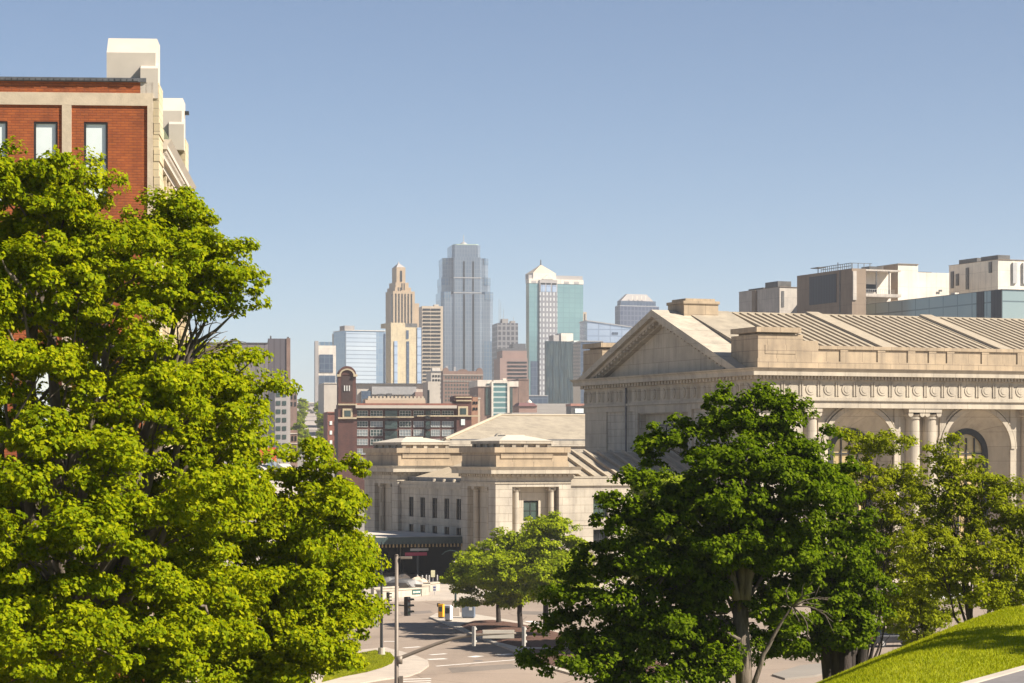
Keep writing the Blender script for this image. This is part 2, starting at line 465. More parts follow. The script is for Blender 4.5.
# lane paint
def stripe(a, b, w, z=.012):
    a, b = Vector(a), Vector(b); d = (b - a).normalized(); n = Vector((-d.y, d.x)) * w / 2
    return [tuple(a + n), tuple(b + n), tuple(b - n), tuple(a - n)]
mk = MB()
for a, b, w in [((436, 666.3), (532, 658.5), .34), ((384, 641.5), (398, 641.5), .5), ((428, 659.6), (446, 658.8), .8), ((471, 657.2), (480, 656.0), .8),
                ((498, 655), (512, 654), .8), ((528, 621), (543, 624), 1.0), ((400, 679.5), (431, 678.6), .5), ((402, 681.6), (431, 680.8), .5), ((404, 683.8), (431, 683), .5),
                ((404, 648), (420, 646.8), .5), ((430, 655), (446, 653.8), .5)]:
    p = stripe(G(*a), G(*b), w)
    mk.add([(x, y, .013) for x, y in p], [(0, 1, 2, 3)])
for k in range(0):                       # crossing seen under the maple
    x = 752 + k*4.5
    p = stripe(G(x, 668), G(x + 3, 688), .3)
    mk.add([(q[0], q[1], .013) for q in p], [(0, 1, 2, 3)])
mk.build('road_marking', M['marking'])['kind'] = 'structure'
for i, (poly, col) in enumerate((([G(432, 634), G(462, 632.5), G(468, 636), G(437, 638)], (.15, .125, .105)), ([G(448, 668), G(512, 664), G(520, 668), G(452, 673)], (.20, .165, .135)), ([G(400, 612), G(430, 610.5), G(433, 613), G(402, 615)], (.19, .155, .13)), ([G(520, 611), G(556, 612), G(552, 615.5), G(516, 614)], (.18, .15, .125)))):
    sheet('road_patch', poly, .0095, mat_road('patched_asphalt_%d' % i, col, False))
for (px, py, r_) in ((446, 628, .45), (478, 661, .4), (418, 634, .4)):
    g_ = G(px, py); sheet('manhole_cover', [(g_[0] + r_*math.cos(a*math.pi/8), g_[1] + r_*math.sin(a*math.pi/8)) for a in range(16)], .0125, M['lead'])
# grass strip and kerb seen through the trees
slab('grass_strip', [G(772, 676), G(800, 667), G(830, 664), G(850, 668), G(815, 677), G(785, 680)], -.3, .14, M['ground'])

# path at the edge of the lawn, with its concrete edge
pd = Vector((1.07, 2.1)).normalized(); pn = Vector((pd.y, -pd.x)); p0 = Vector((5.42, 29.6))
def path_pt(a, o): q = p0 + pd*a + pn*o; return (q.x, q.y)
sheet('path', [path_pt(-24, .14), path_pt(14, .14), path_pt(14, 3.2), path_pt(-24, 3.2)], 13.318, M['asphalt'])
mb = MB(); mb.prism([path_pt(-24, 0), path_pt(14, 0), path_pt(14, .14), path_pt(-24, .14)], 'z', 13.0, 13.335)
tag(mb.build('path_edging', M['kerb']), kind='structure')

# ------------------------------------------------------------------ grass
def raw_mesh(name, V, T, mat, smooth=False):
    """triangles or quads straight from arrays"""
    k = T.shape[1]
    me = bpy.data.meshes.new(name)
    me.vertices.add(len(V)); me.vertices.foreach_set('co', V.astype(np.float32).ravel())
    me.loops.add(T.size); me.loops.foreach_set('vertex_index', T.astype(np.int32).ravel())
    me.polygons.add(len(T)); me.polygons.foreach_set('loop_start', np.arange(0, T.size, k, dtype=np.int32))
    me.update(calc_edges=True)
    me.materials.append(mat)
    return me

M['grass'] = mat_leaf('grass_blades', [(0.0, (.12, .17, .002)), (0.45, (.26, .29, .010)), (0.75, (.36, .355, .02)), (1.0, (.47, .41, .06))], .35, (1.3, 1.2, .5), .01, .6, .9)
def grass(name, pts, h, w, seed):
    rg = np.random.default_rng(seed); n = len(pts)
    a = rg.uniform(0, 2*np.pi, n); hh = h * rg.uniform(.5, 1.25, n)
    lean = rg.normal(0, .35, (n, 2)) * hh[:, None]
    d = np.stack([np.cos(a), np.sin(a), np.zeros(n)], 1) * (w/2)
    tip = pts + np.concatenate([lean, hh[:, None]], 1)
    V = np.stack([pts - d, pts + d, tip], 1).reshape(-1, 3)
    T = np.arange(3*n).reshape(n, 3)
    o = link(bpy.data.objects.new(name, raw_mesh(name, V, T, M['grass'])))
    return tag(o, kind='stuff')
rg = np.random.default_rng(4)
xs = rg.uniform(1.0, 15.0, 330000); ys = 24 + rg.uniform(0, 1, 330000)**1.0 * 27
off = (xs - p0.x) * pn.x + (ys - p0.y) * pn.y
dd = (xs - 4.7) * -0.9506 + (ys - 30.0) * 0.3105
keep = (off < -.02) & (dd < 3.0)
xs, ys = xs[keep], ys[keep]
zs = np.array([gz(a, b) for a, b in zip(xs, ys)])
lg = grass('grass', np.stack([xs, ys, zs], 1), .04, .015, 5)
lg['label'] = 'short sunlit grass of the sloping lawn beside the path'
vp = np.array(ver)
def inside(px, py, poly):
    r = np.zeros(len(px), bool); j = len(poly) - 1
    for i in range(len(poly)):
        xi, yi = poly[i]; xj, yj = poly[j]
        c = ((yi > py) != (yj > py)) & (px < (xj - xi) * (py - yi) / (yj - yi + 1e-12) + xi)
        r ^= c; j = i
    return r
bx = rg.uniform(vp[:, 0].min(), vp[:, 0].max(), 60000); by = rg.uniform(vp[:, 1].min(), vp[:, 1].max(), 60000)
k = inside(bx, by, ver)
g2 = grass('grass', np.stack([bx[k], by[k], np.full(k.sum(), .124)], 1), .12, .07, 6)
g2['label'] = 'patchy grass verge at the street corner'
sheet('grass_verge', ver, .124, M['ground'])

# ------------------------------------------------------------------ railway station
ST = thing('railway_station', 'huge pale limestone railway station with gabled hall, low wing and ribbed roofs', 'station', (30.5, 310, 0), 22.0)
# --- great hall: west end wall, front wall, back and east
w = MB()
w.wall((0, 53), (0, -1), (-1, 0), 53, 0, 25.4, [(53-34.6, 53-19.4, 1.0, 21.5)], .9)
w.box(.02, 66, 52.0, 53, 0, 25.4)
w.box(65, 66, 1.6, 52, 0, 25.4)
w.box(.02, 6.1, -.35, .6, 0, 25.4)            # front corner pier
w.build('wall', M['lime'], ST)
w = MB()
w.box(-.22, .02, .0, 6.0, 0, 22.0); w.build('pilaster', M['lime_smooth'], ST)   # shallow corner piers, west
w = MB(); w.box(-.16, .02, 45.5, 53, 0, 22.0); w.build('pilaster', M['lime_smooth'], ST)
w = MB(); w.box(-.28, -.02, 19.0-.9, 19.2, 1, 21.69); w.box(-.28, -.02, 34.8, 35.7, 1, 21.69); w.box(-.34, -.02, 18.1, 35.7, 21.691, 22.5); w.build('window_surround', M['lime_smooth'], ST)
def window(parent, me_glass, me_frame, loc, rz):
    g = place('window', me_glass, parent, loc, rz)
    place('frame', me_frame, g, (0, 0, 0))
    return g
def win_mesh(wd, h, glass, frame, cols=1, rows=2, fw=.08):
    """glass in the x-z plane facing -y, origin at the bottom centre, and its frame"""
    a = MB(); a.box(-wd/2, wd/2, 0, .06, 0, h)
    f = MB()
    f.box(-wd/2, -wd/2+fw, -.07, -.004, 0, h); f.box(wd/2-fw, wd/2, -.07, -.004, 0, h)
    f.box(-wd/2+fw, wd/2-fw, -.07, -.004, 0, fw); f.box(-wd/2+fw, wd/2-fw, -.07, -.004, h-fw, h)
    for c in range(1, cols):
        x = -wd/2 + wd*c/cols; f.box(x-fw*.4, x+fw*.4, -.06, -.004, fw, h-fw)
    for r_ in range(1, rows):
        z = h*r_/rows; f.box(-wd/2+fw, wd/2-fw, -.055, -.006, z-fw*.4, z+fw*.4)
    return a.mesh('window', glass), f.mesh('frame', frame)
WEST, SOUTH = R(-90), 0.0
g, f = win_mesh(15.2, 20.5, M['lime_smooth'], M['lime_smooth'], 1, 1, .6)
pl = place('window_surround', g, ST, (.85, 27, 1.0), WEST)
g, f = win_mesh(8.6, 18.6, M['glass_dark'], M['frame_dark'], 4, 7, .16)
window(ST, g, f, (.70, 25.6, 1.5), WEST)

# front with two great arches and one out of sight, splayed reveals
FS = .7                                       # recessed wall face
arches = [14.75, 32.1, 49.4]
RO, RI, ZO, ZI = 5.0, 3.15, 16.8, 16.3
fw_ = MB(); sp_ = MB()
edges = [6.1] + [(arches[i] + arches[i+1]) / 2 for i in range(2)] + [65.0]
NA = 28
for i, tc_ in enumerate(arches):
    a, b = edges[i], edges[i+1]
    fw_.quad((a, FS, 0), (tc_-RO, FS, 0), (tc_-RO, FS, ZO), (a, FS, ZO)); fw_.quad((tc_+RO, FS, 0), (b, FS, 0), (b, FS, ZO), (tc_+RO, FS, ZO))
    fw_.quad((a, FS, ZO), (tc_-RO, FS, ZO), (tc_-RO, FS, 22.6), (a, FS, 22.6)); fw_.quad((tc_+RO, FS, ZO), (b, FS, ZO), (b, FS, 22.6), (tc_+RO, FS, 22.6))
    arc = [(math.pi - math.pi*k/NA) for k in range(NA+1)]
    for k in range(NA):
        x0, z0 = tc_ + RO*math.cos(arc[k]), ZO + RO*math.sin(arc[k]); x1, z1 = tc_ + RO*math.cos(arc[k+1]), ZO + RO*math.sin(arc[k+1])
        fw_.quad((x0, FS, z0), (x1, FS, z1), (x1, FS, 22.6), (x0, FS, 22.6))
        u0, v0 = tc_ + RI*math.cos(arc[k]), ZI + RI*math.sin(arc[k]); u1, v1 = tc_ + RI*math.cos(arc[k+1]), ZI + RI*math.sin(arc[k+1])
        sp_.quad((x0, FS, z0), (u0, FS+2.4, v0), (u1, FS+2.4, v1), (x1, FS, z1))
        # raised archivolt ring
        for (ra, rb, d0) in [(RO+.02, RO+.6, .34), (RO+.75, RO+.95, .22)]:
            p = [(tc_ + r_*math.cos(th), FS - d, ZO + r_*math.sin(th)) for r_ in (ra, rb) for th in (arc[k], arc[k+1]) for d in (0, d0)]
            sp_.quad(p[1], p[3], p[7], p[5]); sp_.quad(p[0], p[2], p[3], p[1]); sp_.quad(p[4], p[5], p[7], p[6])
    for sg in (-1, 1):
        sp_.quad((tc_+sg*RO, FS, 0), (tc_+sg*RI, FS+2.4, 0), (tc_+sg*RI, FS+2.4, ZI), (tc_+sg*RO, FS, ZO))
    # spandrel roundels
    for sg in (-1, 1):
        sp_.disc((tc_ + sg*6.0, FS-.14, 21.2), 'y', .62, .13, 20); sp_.disc((tc_ + sg*6.0, FS-.2, 21.2), 'y', .34, .07, 16)
fw_.build('front_wall', M['lime_smooth'], ST)
sp_.build('arch_surround', M['lime_smooth'], ST)
for tc_ in arches:
    fm = MB(); gl = MB()
    poly_o = [(tc_-RI-.05, 1.0)] + [(tc_ + (RI+.05)*math.cos(math.pi - math.pi*k/NA), ZI + (RI+.05)*math.sin(math.pi - math.pi*k/NA)) for k in range(NA+1)] + [(tc_+RI+.05, 1.0)]
    gl.prism(poly_o, 'y', FS+2.62, FS+2.7)
    for k in range(NA):
        a0, a1 = math.pi - math.pi*k/NA, math.pi - math.pi*(k+1)/NA
        pts = [(tc_+r_*math.cos(a), ZI + r_*math.sin(a)) for r_, a in ((RI, a0), (RI, a1), (RI-.75, a1), (RI-.75, a0))]
        fm.prism(pts, 'y', FS+2.3, FS+2.6)
    for x in (-RI, RI-.75): fm.box(tc_+x, tc_+x+.75, FS+2.3, FS+2.6, 1.0, ZI)
    for x in (-1.2, 0, 1.2): fm.box(tc_+x-.07, tc_+x+.07, FS+2.42, FS+2.6, 1.0, ZI+1.9)
    for z in (4, 7, 10, 13, 16.2): fm.box(tc_-2.4, tc_+2.4, FS+2.44, FS+2.6, z-.08, z+.08)
    o = gl.build('arched_window', M['glass_amber'], ST)
    fm.build('frame', M['frame_dark'], o)
def column(parent, t, s, z0, z1, r, mat, n=28, cap=True):
    mb = MB()
    mb.box(t-r*1.25, t+r*1.25, s-r*1.25, s+r*1.25, z0, z0+r*.5)
    mb.cyl(t, s, z0+r*.5, z0+r*.9, r*1.2, r*1.05, n)
    mb.cyl(t, s, z0+r*.9, z1-r*1.3, r, r*.88, n)
    mb.cyl(t, s, z1-r*1.3, z1-r*1.1, r*1.02, r*1.02, n)
    mb.cyl(t, s, z1-r*1.1, z1-r*.75, r*.9, r*1.12, n)
    for sx in (-1, 1): mb.disc((t+sx*r*.85, s-r*1.05, z1-r*.72), 'y', r*.36, r*2.1, 14)
    mb.box(t-r*1.2, t+r*1.2, s-r*1.15, s+r*1.15, z1-r*.5, z1)
    return mb.build('column', mat, parent)
for t in (7.45, 22.3, 24.75, 39.6, 42.05, 57.0):
    column(ST, t, .35, 0, 21.9, 1.0, M['lime_smooth'])
for t in (9.2, 20.2, 26.9, 37.5, 44.2, 55):
    pw = MB(); pw.box(t-.45, t+.45, FS-.2, FS+.001, 0, 22.0); pw.build('pilaster', M['lime_smooth'], ST)

# entablature along front and west end
en = MB()
en.box(-.34, 66, -.9, .9, 21.9, 22.75); en.box(-.30, .9, .9, 53.2, 22.0, 22.75)
en.box(-.55, 66, -1.12, .9, 22.76, 23.15); en.box(-.5, .9, .9, 53.4, 22.76, 23.1)
en.build('architrave', M['lime_smooth'], ST)
fr = MB()
fr.box(-.25, 66, -.78, .9, 23.16, 25.4); fr.box(-.22, .9, .9, 53.15, 23.12, 25.4)
t = 1.9
while t < 65:
    fr.disc((t, -.86, 24.25), 'y', .74, .08, 24); fr.disc((t, -.91, 24.25), 'y', .46, .05, 18)
    for dx in (1.0, 1.33): fr.box(t+dx-.1, t+dx+.1, -.9, -.77, 23.4, 25.1)
    t += 2.56
s = 2.4
while s < 52:
    fr.disc((-.34, s, 24.2), 'x', .72, .13, 24); fr.disc((-.4, s, 24.2), 'x', .45, .07, 18)
    for dx in (1.15, 1.5, 1.85): fr.box(-.31, -.21, s+dx-.08, s+dx+.08, 23.4, 25.0)
    s += 3.05
fr.build('frieze', M['lime_smooth'], ST)
dn = MB()
for k in range(140): dn.box(-.9+k*.48, -.9+k*.48+.26, -1.25, -.7, 25.42, 25.85)
for k in range(56): dn.box(-1.0, -.2, -.3+k*.95, -.3+k*.95+.5, 25.42, 25.85)
dn.build('dentils', M['lime_smooth'], ST)
co = MB()
co.box(-.8, 66, -1.0, .9, 25.41, 25.86); co.box(-.7, .9, .9, 53.5, 25.41, 25.86)
co.box(-1.5, 66, -1.75, 1.2, 25.87, 26.35); co.box(-1.5, 1.2, 1.2, 54.4, 25.87, 26.35)
co.frustum((-1.5, 66, -1.75, 1.2), (-1.85, 66, -2.1, 1.2), 26.351, 26.8); co.frustum((-1.5, 1.2, 1.25, 54.4), (-1.85, 1.2, 1.25, 54.8), 26.351, 26.8)
co.build('cornice', M['lime_smooth'], ST)

# pediment at the west end
ty = MB(); ty.prism([(4.6, 26.8), (50, 26.8), (27.3, 34.5)], 'x', .5, 1.2); ty.build('tympanum', M['lime_smooth'], ST)
pe = MB()
def chevron(mb, hw, zb, za, th, x0, x1, sc=27.3):
    """a gable band: half width, base, apex, thickness"""
    k = (za - zb) / hw
    po = [(sc-hw, zb), (sc, za), (sc+hw, zb), (sc+hw-th/k*1.05, zb), (sc, za-th*1.05), (sc-hw+th/k*1.05, zb)]
    for q in ([po[0], po[1], po[4], po[5]], [po[1], po[2], po[3], po[4]]):
        mb.prism(q, 'x', x0, x1)
chevron(pe, 24.9, 26.81, 35.45, .85, -1.75, 3.2)
chevron(pe, 22.3, 26.82, 34.5, .45, -1.15, .5)
chevron(pe, 20.9, 26.83, 33.95, .40, -.35, .5)
for k in range(1, 21):
    for sg in (-1, 1):
        sc_ = 27.3 + sg*(k*1.04); zc = 34.15 - k*1.04*.346
        pe.box(-1.05, -.1, sc_-.24, sc_+.24, zc-.42, zc-.02)
pe.build('pediment', M['lime_smooth'], ST)
# main roof
rf = MB()
def gable_roof(mb, x0, x1, s0, s1, sr, ze, zr):
    mb.prism([(s0, ze), (s1, ze), (sr, zr)], 'x', x0, x1)
gable_roof(rf, 3.0, 9.8, 3.2, 51.4, 27.3, 27.9, 35.5)
gable_roof(rf, 9.8, 65, 2.2, 52.4, 27.3, 28.2, 35.1)
rt = MB()
sl = (35.1-28.2)/(27.3-2.2)
def rib(mb, t0, t1, h, sa=2.4, sb=27.2, z0=28.2, s0=2.2, k=sl):
    za, zb = z0 + (sa-s0)*k, z0 + (sb-s0)*k
    mb.add([(t0, sa, za), (t1, sa, za), (t1, sb, zb), (t0, sb, zb), (t0, sa, za+h), (t1, sa, za+h), (t1, sb, zb+h), (t0, sb, zb+h)],
           [(3,2,1,0),(4,5,6,7),(0,1,5,4),(1,2,6,5),(2,3,7,6),(3,0,4,7)])
for k in range(46):
    t = 10.2 + k*1.17
    if any(abs(t - b) < 1.5 for b in (22.6, 40.6, 58.6)): continue
    rib(rt, t, t+.5, .34)
for b in (22.6, 40.6, 58.6):
    rib(rt, b-1.35, b+1.35, .30); rib(rt, b-.95, b+.95, .62)
ro_ = rf.build('roof', M['roof'], ST)
rt.build('rib', M['roof_rib'], ro_)
rc = MB(); rc.box(9.5, 65, 27.0, 27.6, 35.0, 35.42); rc.build('ridge_cap', M['roof_rib'], ro_)
rb = MB(); rb.box(1.9, 7.0, 24.8, 29.8, 34.2, 36.2); rb.box(1.75, 7.15, 24.65, 29.95, 36.201, 36.6); rb.box(2.3, 6.7, 25.2, 29.4, 36.601, 36.95)
rb.build('ridge_block', M['parapet'], ST)
# attic parapet
pa = MB()
pa.box(6.4, 64.8, .5, 1.3, 26.81, 29.3)
pa.box(6.4, 64.8, .3, 1.5, 29.301, 29.72); pa.box(6.4, 64.8, .36, .5, 26.81, 27.75)
for tt in (12.4, 17.8, 22.2, 25.3, 28.0, 33.2, 38.6, 43.4, 48.8, 54.0, 59.2): pa.box(tt-.55, tt+.55, .36, .5, 27.75, 29.3)
pa.box(22.2, 25.3, .36, .5, 27.75, 29.3) if False else None
for (x0, x1, y0, y1) in ((0, 6.3, 0, 7.3), (0, 6.3, 47.3, 54)):
    pa.box(x0-.1, x1+.1, y0-.1, y1+.1, 26.82, 28.0)
    pa.box(x0, x1, y0, y1, 28.0, 31.0)
    pa.box(x0+1.0, x1-1.0, y0-.06, y0, 28.6, 29.7)
    pa.box(x0+.7, x1-.7, y0+.7, y1-.7, 31.0, 31.25)
    pa.box(x0-.35, x1-.4, y0-.35, y1-.5, 31.26, 31.9)
pa.box(6.35, 8.6, .2, 3.0, 26.82, 30.3)
pa.box(-.05, .7, 7.4, 8.6, 26.82, 27.6)
pa.build('parapet', M['parapet'], ST)
dp = MB(); dp.tube([(-.42, 38.4, .2), (-.42, 38.4, 25.3)], .14, 8); dp.build('downpipe', M['lead'], ST)
# --- west wing (t from -32 to 0)
TW = -32.0; S0 = 7.55
wl_ = MB()
ops_s = [(13.2, 15.2, 8.2, 10.55), (13.2, 15.2, 4.3, 6.75), (18.7, 20.7, 8.2, 10.55), (18.7, 20.7, 4.3, 6.75), (24.2, 26.2, 8.2, 10.55), (24.2, 26.2, 4.3, 6.75)]
wl_.wall((TW+10, S0+.4), (1, 0), (0, -1), 22, 0, 12.2, [(a-10, b-10, c, d) for a, b, c, d in ops_s], .55)
# west wall between the towers
wl_.build('wing_wall', M['lime'], ST); wl_ = MB()
ws = [(39.5, ), (35.0, ), (30.4, ), (25.9, ), (21.5, )]
wo = [(43.5 - s_[0] - .95, 43.5 - s_[0] + .95, 7.75, 10.4) for s_ in ws] + [(43.5 - s_[0] - .95, 43.5 - s_[0] + .95, 5.75, 6.75) for s_ in ws]
wl_.wall((TW+.5, 43.5), (0, -1), (-1, 0), 24.1, 0, 11.6, wo, .3)
wl_.build('wing_wall', M['lime'], ST); wl_ = MB()
wl_.box(TW+.52, -.5, 56.0, 57.5, 0, 12.0)
wl_.build('wing_wall', M['lime'], ST)
wp = MB()
wp.box(TW+10, -.3, S0+.15, S0+1.1, 12.21, 12.55); wp.box(TW+10, -.3, S0+.28, S0+1.1, 12.55, 13.15); wp.box(TW+10, -.3, S0+.2, S0+1.1, 13.151, 13.35)
wp.box(TW+10, -.3, S0+.32, S0+.41, 7.3, 7.55); wp.build('wing_parapet', M['lime_smooth'], ST); wp = MB()
wp.box(TW+.3, TW+1.3, 19.4, 43.5, 11.61, 12.0); wp.box(TW+.42, TW+1.3, 19.4, 43.5, 12.0, 12.5)
for k in range(4): wp.cyl(TW+.9, 20.6+k*3.7, 12.5, 12.9, .28, .2, 8)
wp.box(TW+.40, TW+.51, 19.4, 43.5, 7.1, 7.35)
wp.build('wing_parapet', M['lime_smooth'], ST)
gS, fS = win_mesh(2.0, 2.35, M['glass_teal'], M['frame_dark'], 2, 2, .09)
gS2, fS2 = win_mesh(2.0, 2.45, M['glass_dark'], M['frame_dark'], 2, 2, .09)
for a in (13.2, 18.7, 24.2):
    window(ST, gS, fS, (TW+a+1.0, S0+.4+.46, 8.2), SOUTH); window(ST, gS2, fS2, (TW+a+1.0, S0+.4+.46, 4.3), SOUTH)
gW, fW = win_mesh(1.9, 2.65, M['glass_dark'], M['frame_dark'], 2, 3, .08)
gW2, fW2 = win_mesh(1.9, 1.0, M['glass_dark'], M['frame_dark'], 2, 1, .08)
for s_ in ws:
    window(ST, gW, fW, (TW+.5+.2, s_[0], 7.75), WEST); window(ST, gW2, fW2, (TW+.5+.2, s_[0], 5.75), WEST)
# wing towers
def tower(y0, y1):
    b = MB()
    x0, x1 = TW, TW+10
    # front (south) with a recess for two columns
    b.wall((x0, y0), (1, 0), (0, -1), 10, 0, 13.3, [(2.2, 8.4, .6, 12.1)], 1.3)
    wd = y1 - y0
    b.wall((x0, y1), (0, -1), (-1, 0), wd, 0, 13.3, [(wd-9.6, wd-2.4, .6, 12.1)], .8)
    b.quad((x1, y0, 0), (x1, y1, 0), (x1, y1, 13.3), (x1, y0, 13.3)); b.quad((x0, y1, 0), (x1, y1, 0), (x1, y1, 13.3), (x0, y1, 13.3))
    b.build('tower_wall', M['lime'], ST)
    rw = MB()
    rw.wall((x0+2.2, y0+1.3), (1, 0), (0, -1), 6.2, .6, 12.1, [(2.0, 4.0, 7.9, 10.4), (2.0, 4.0, 4.2, 6.7)], .3)
    rw.wall((x0+.8, y0+9.6), (0, -1), (-1, 0), 7.2, .6, 12.1, [(4.6, 5.9, 7.7, 10.2), (4.6, 5.9, 4.2, 6.2)], .3)
    rw.build('recess_wall', M['lime_smooth'], ST)
    for t_ in (x0+2.95, x0+7.65): column(ST, t_, y0+.75, .6, 12.1, .42, M['lime_smooth'], 18)
    for s_ in (y0+3.2, y0+7.7): column(ST, x0+.45, s_, .6, 12.1, .40, M['lime_smooth'], 18)
    window(ST, gS, fS, (x0+5.2, y0+1.55, 7.95), SOUTH)
    g_, f_ = win_mesh(1.3, 2.5, M['glass_dark'], M['frame_dark'], 1, 2, .08)
    window(ST, g_, f_, (x0+1.05, y0+9.6-5.25, 7.7), WEST)
    c = MB()
    c.box(x0-.12, x1+.12, y0-.12, y1+.12, 12.5, 12.72)
    n = int((x1-x0)/.62)
    for k in range(n): c.box(x0+.1+k*.62, x0+.4+k*.62, y0-.45, y0, 13.32, 13.62)
    n = int(wd/.8)
    for k in range(n): c.box(x0-.5, x0, y0+.1+k*.8, y0+.5+k*.8, 13.32, 13.66)
    c.box(x0-.25, x1+.25, y0-.25, y1+.25, 13.301, 13.7)
    c.box(x0-.95, x1+.9, y0-.95, y1+.9, 13.71, 14.15); c.frustum((x0-.95, x1+.9, y0-.95, y1+.9), (x0-1.2, x1+1.15, y0-1.2, y1+1.15), 14.151, 14.55)
    c.build('tower_cornice', M['lime_smooth'], ST)
    a = MB()
    a.box(x0+.1, x1-.4, y0+.1, y1-.1, 14.56, 16.3); a.box(x0+.7, x1-2.4, y0-.02, y0+.1, 15.6, 16.3)
    a.box(x0+.05, x1-.3, y0-.05, y1-.0, 14.555, 15.2)
    a.box(x0-.2, x1-.1, y0-.2, y1+.2, 16.301, 16.95)
    a.build('tower_attic', M['parapet'], ST)
    l = MB()
    xa, xb, ya, yb = x0+1.0, x1-2.2, y0+1.0, y1-1.3
    l.box(xa+.3, xb-.3, ya+.3, yb-.3, 16.95, 17.4)
    for k in range(5):
        q = xa + (xb-xa-.5)*k/4; l.box(q, q+.5, ya, ya+.4, 16.951, 17.4); l.box(q, q+.5, yb-.4, yb, 16.951, 17.4)
        q = ya + (yb-ya-.5)*k/4; l.box(xa, xa+.4, q, q+.5, 16.952, 17.4); l.box(xb-.4, xb, q, q+.5, 16.952, 17.4)
    l.box(xa-.15, xb+.15, ya-.15, yb+.15, 17.401, 17.75)
    l.build('lantern', M['lime_smooth'], ST)
    r_ = MB()
    mx, my = (xa+xb)/2, (ya+yb)/2
    r_.frustum((xa-.2, xb+.2, ya-.2, yb+.2), (mx-1.6, mx+1.6, my-1.6, my+1.6), 17.751, 18.35)
    r_.box(mx-1.3, mx+1.3, my-1.3, my+1.3, 18.351, 18.5)
    r_.build('tower_roof', M['cream_cap'], ST)
tower(S0, S0+11.85)
tower(S0+36, S0+50)
# wing roof with ribs
wr = MB(); wr.frustum((TW+1.5, 0, S0+1.2, 56.2), (TW+14.5, 0, 21.5, 43.5), 12.7, 16.35)
wro = wr.build('wing_roof', M['roof'], ST)
wb = MB(); kk = (16.35-12.7)/(21.5-S0-1.2)
for k in range(12): rib(wb, TW+10.6+k*1.78, TW+10.6+k*1.78+.36, .38, S0+1.6, 21.4, 12.7, S0+1.2, kk)
kw = (16.35-12.7)/13.0
for k in range(26):
    y = 20.3 + k*.92
    if y > 43: break
    za = 12.7 + .3*kw; zb = 16.35
    wb.add([(TW+1.8, y, za), (TW+1.8, y+.14, za), (TW+14.5, y+.14, zb), (TW+14.5, y, zb), (TW+1.8, y, za+.16), (TW+1.8, y+.14, za+.16), (TW+14.5, y+.14, zb+.16), (TW+14.5, y, zb+.16)],
           [(3,2,1,0),(4,5,6,7),(0,1,5,4),(1,2,6,5),(2,3,7,6),(3,0,4,7)])
wb.build('rib', M['roof_rib'], wro)
gt = MB(); gt.box(TW+1.35, TW+2.3, 19.6, 43.3, 12.52, 13.05); gt.build('gutter', M['lead'], ST)
# --- north waiting hall behind, hipped roof
def hall_plan(g, z0, z1, mb):
    return mb.prism([(-7.6-g, 90.4-g), (64, 90.4-g), (64, 124), (8.6-g, 124)], 'z', z0, z1)
nh = MB(); hall_plan(0, 0, 17.4, nh); hall_plan(.35, 17.401, 17.7, nh); hall_plan(.15, 17.701, 18.3, nh)
for tt in (1.5, 20.5, 38): nh.disc((tt, 89.8, 18.5), 'y', 1.0, .7, 18)
nh.build('waiting_hall_wall', M['lime'], ST)
nr = MB(); nr.add([(-7.4, 91, 18.35), (64, 91, 18.35), (64, 123.5, 18.35), (8.6, 123.5, 18.35), (8.2, 107, 22.5), (64, 107, 22.5)], [(0, 1, 5, 4), (1, 2, 5), (2, 3, 4, 5), (3, 0, 4), (3, 2, 1, 0)])
nro = nr.build('waiting_hall_roof', M['roof'], ST)
nk = MB(); nk.tube([(-7.5, 90.9, 18.45), (8.2, 107, 22.6)], .3, 6); nk.tube([(8.2, 107, 22.6), (64, 107, 22.6)], .22, 6); nk.build('ridge_cap', M['roof_rib'], nro)
nb = MB(); nb.box(-6.5, 64, 90.45, 91.3, 18.31, 18.5); nb.build('gutter', M['lead'], ST)
# --- canopy over the west entrance
cn = MB(); cn.box(TW-12.0, TW+.45, 19.3, 43.2, 5.15, 5.55); cn.box(TW-11.6, TW+.45, 19.7, 42.8, 5.551, 5.75)
cno = cn.build('canopy', mat_plain('canopy_roof', (.48, .42, .35), .9, 0, .3, .25), ST)
cf = MB()
cf.box(TW-12.3, TW+.3, 18.95, 19.29, 4.85, 5.70); cf.box(TW-12.3, TW-12.01, 19.29, 43.2, 4.85, 5.70); cf.box(TW-12.3, TW+.3, 43.21, 43.5, 4.85, 5.7)
for k in range(26): cf.box(TW-12.2+k*.48, TW-11.95+k*.48, 18.86, 18.95, 4.86, 5.2)
cf.build('fascia', M['green_metal'], cno)
cb = MB()
for k in range(26): cb.cyl(TW-12.05+k*.48, 19.05, 4.45, 4.84, .13, .09, 8)
for k in range(50): cb.cyl(TW-12.15, 19.3+k*.48, 4.45, 4.84, .13, .09, 8)
cb.build('fringe', mat_plain('weathered_brass', (.33, .22, .10), .5, .2, .3, 4), cno)
for t_, s_ in ((-11, 20.2), (-11, 27.5), (-11, 35), (-11, 42.2), (-5.5, 42.2), (-5.5, 20.2)):
    q = MB(); q.cyl(TW+t_, s_, 0.1, 5.15, .16, .14, 10); q.box(TW+t_-.3, TW+t_+.3, s_-.3, s_+.3, .1, .6); q.build('post', M['black_metal'], cno)
sc2 = MB(); sc2.box(TW+.2, TW+.48, 20, 43, .1, 5.1); sc2.build('shade_glazing', M['glass_dark'], ST)  # dark entrance glass, also standing in for the canopy shade
sc3 = MB(); sc3.box(TW-12, TW+.1, 42.9, 43.15, .1, 5.1); sc3.build('shade_glazing', M['glass_dark'], ST)  # added dark screen standing in for the shade beneath the canopy
for k in range(8):
    q = MB(); x = TW-10.8 + k*1.5; q.box(x, x+.12, 42.75, 42.89, .1, 5.1); q.build('mullion', M['frame_dark'], ST)  # bars on the added dark screen
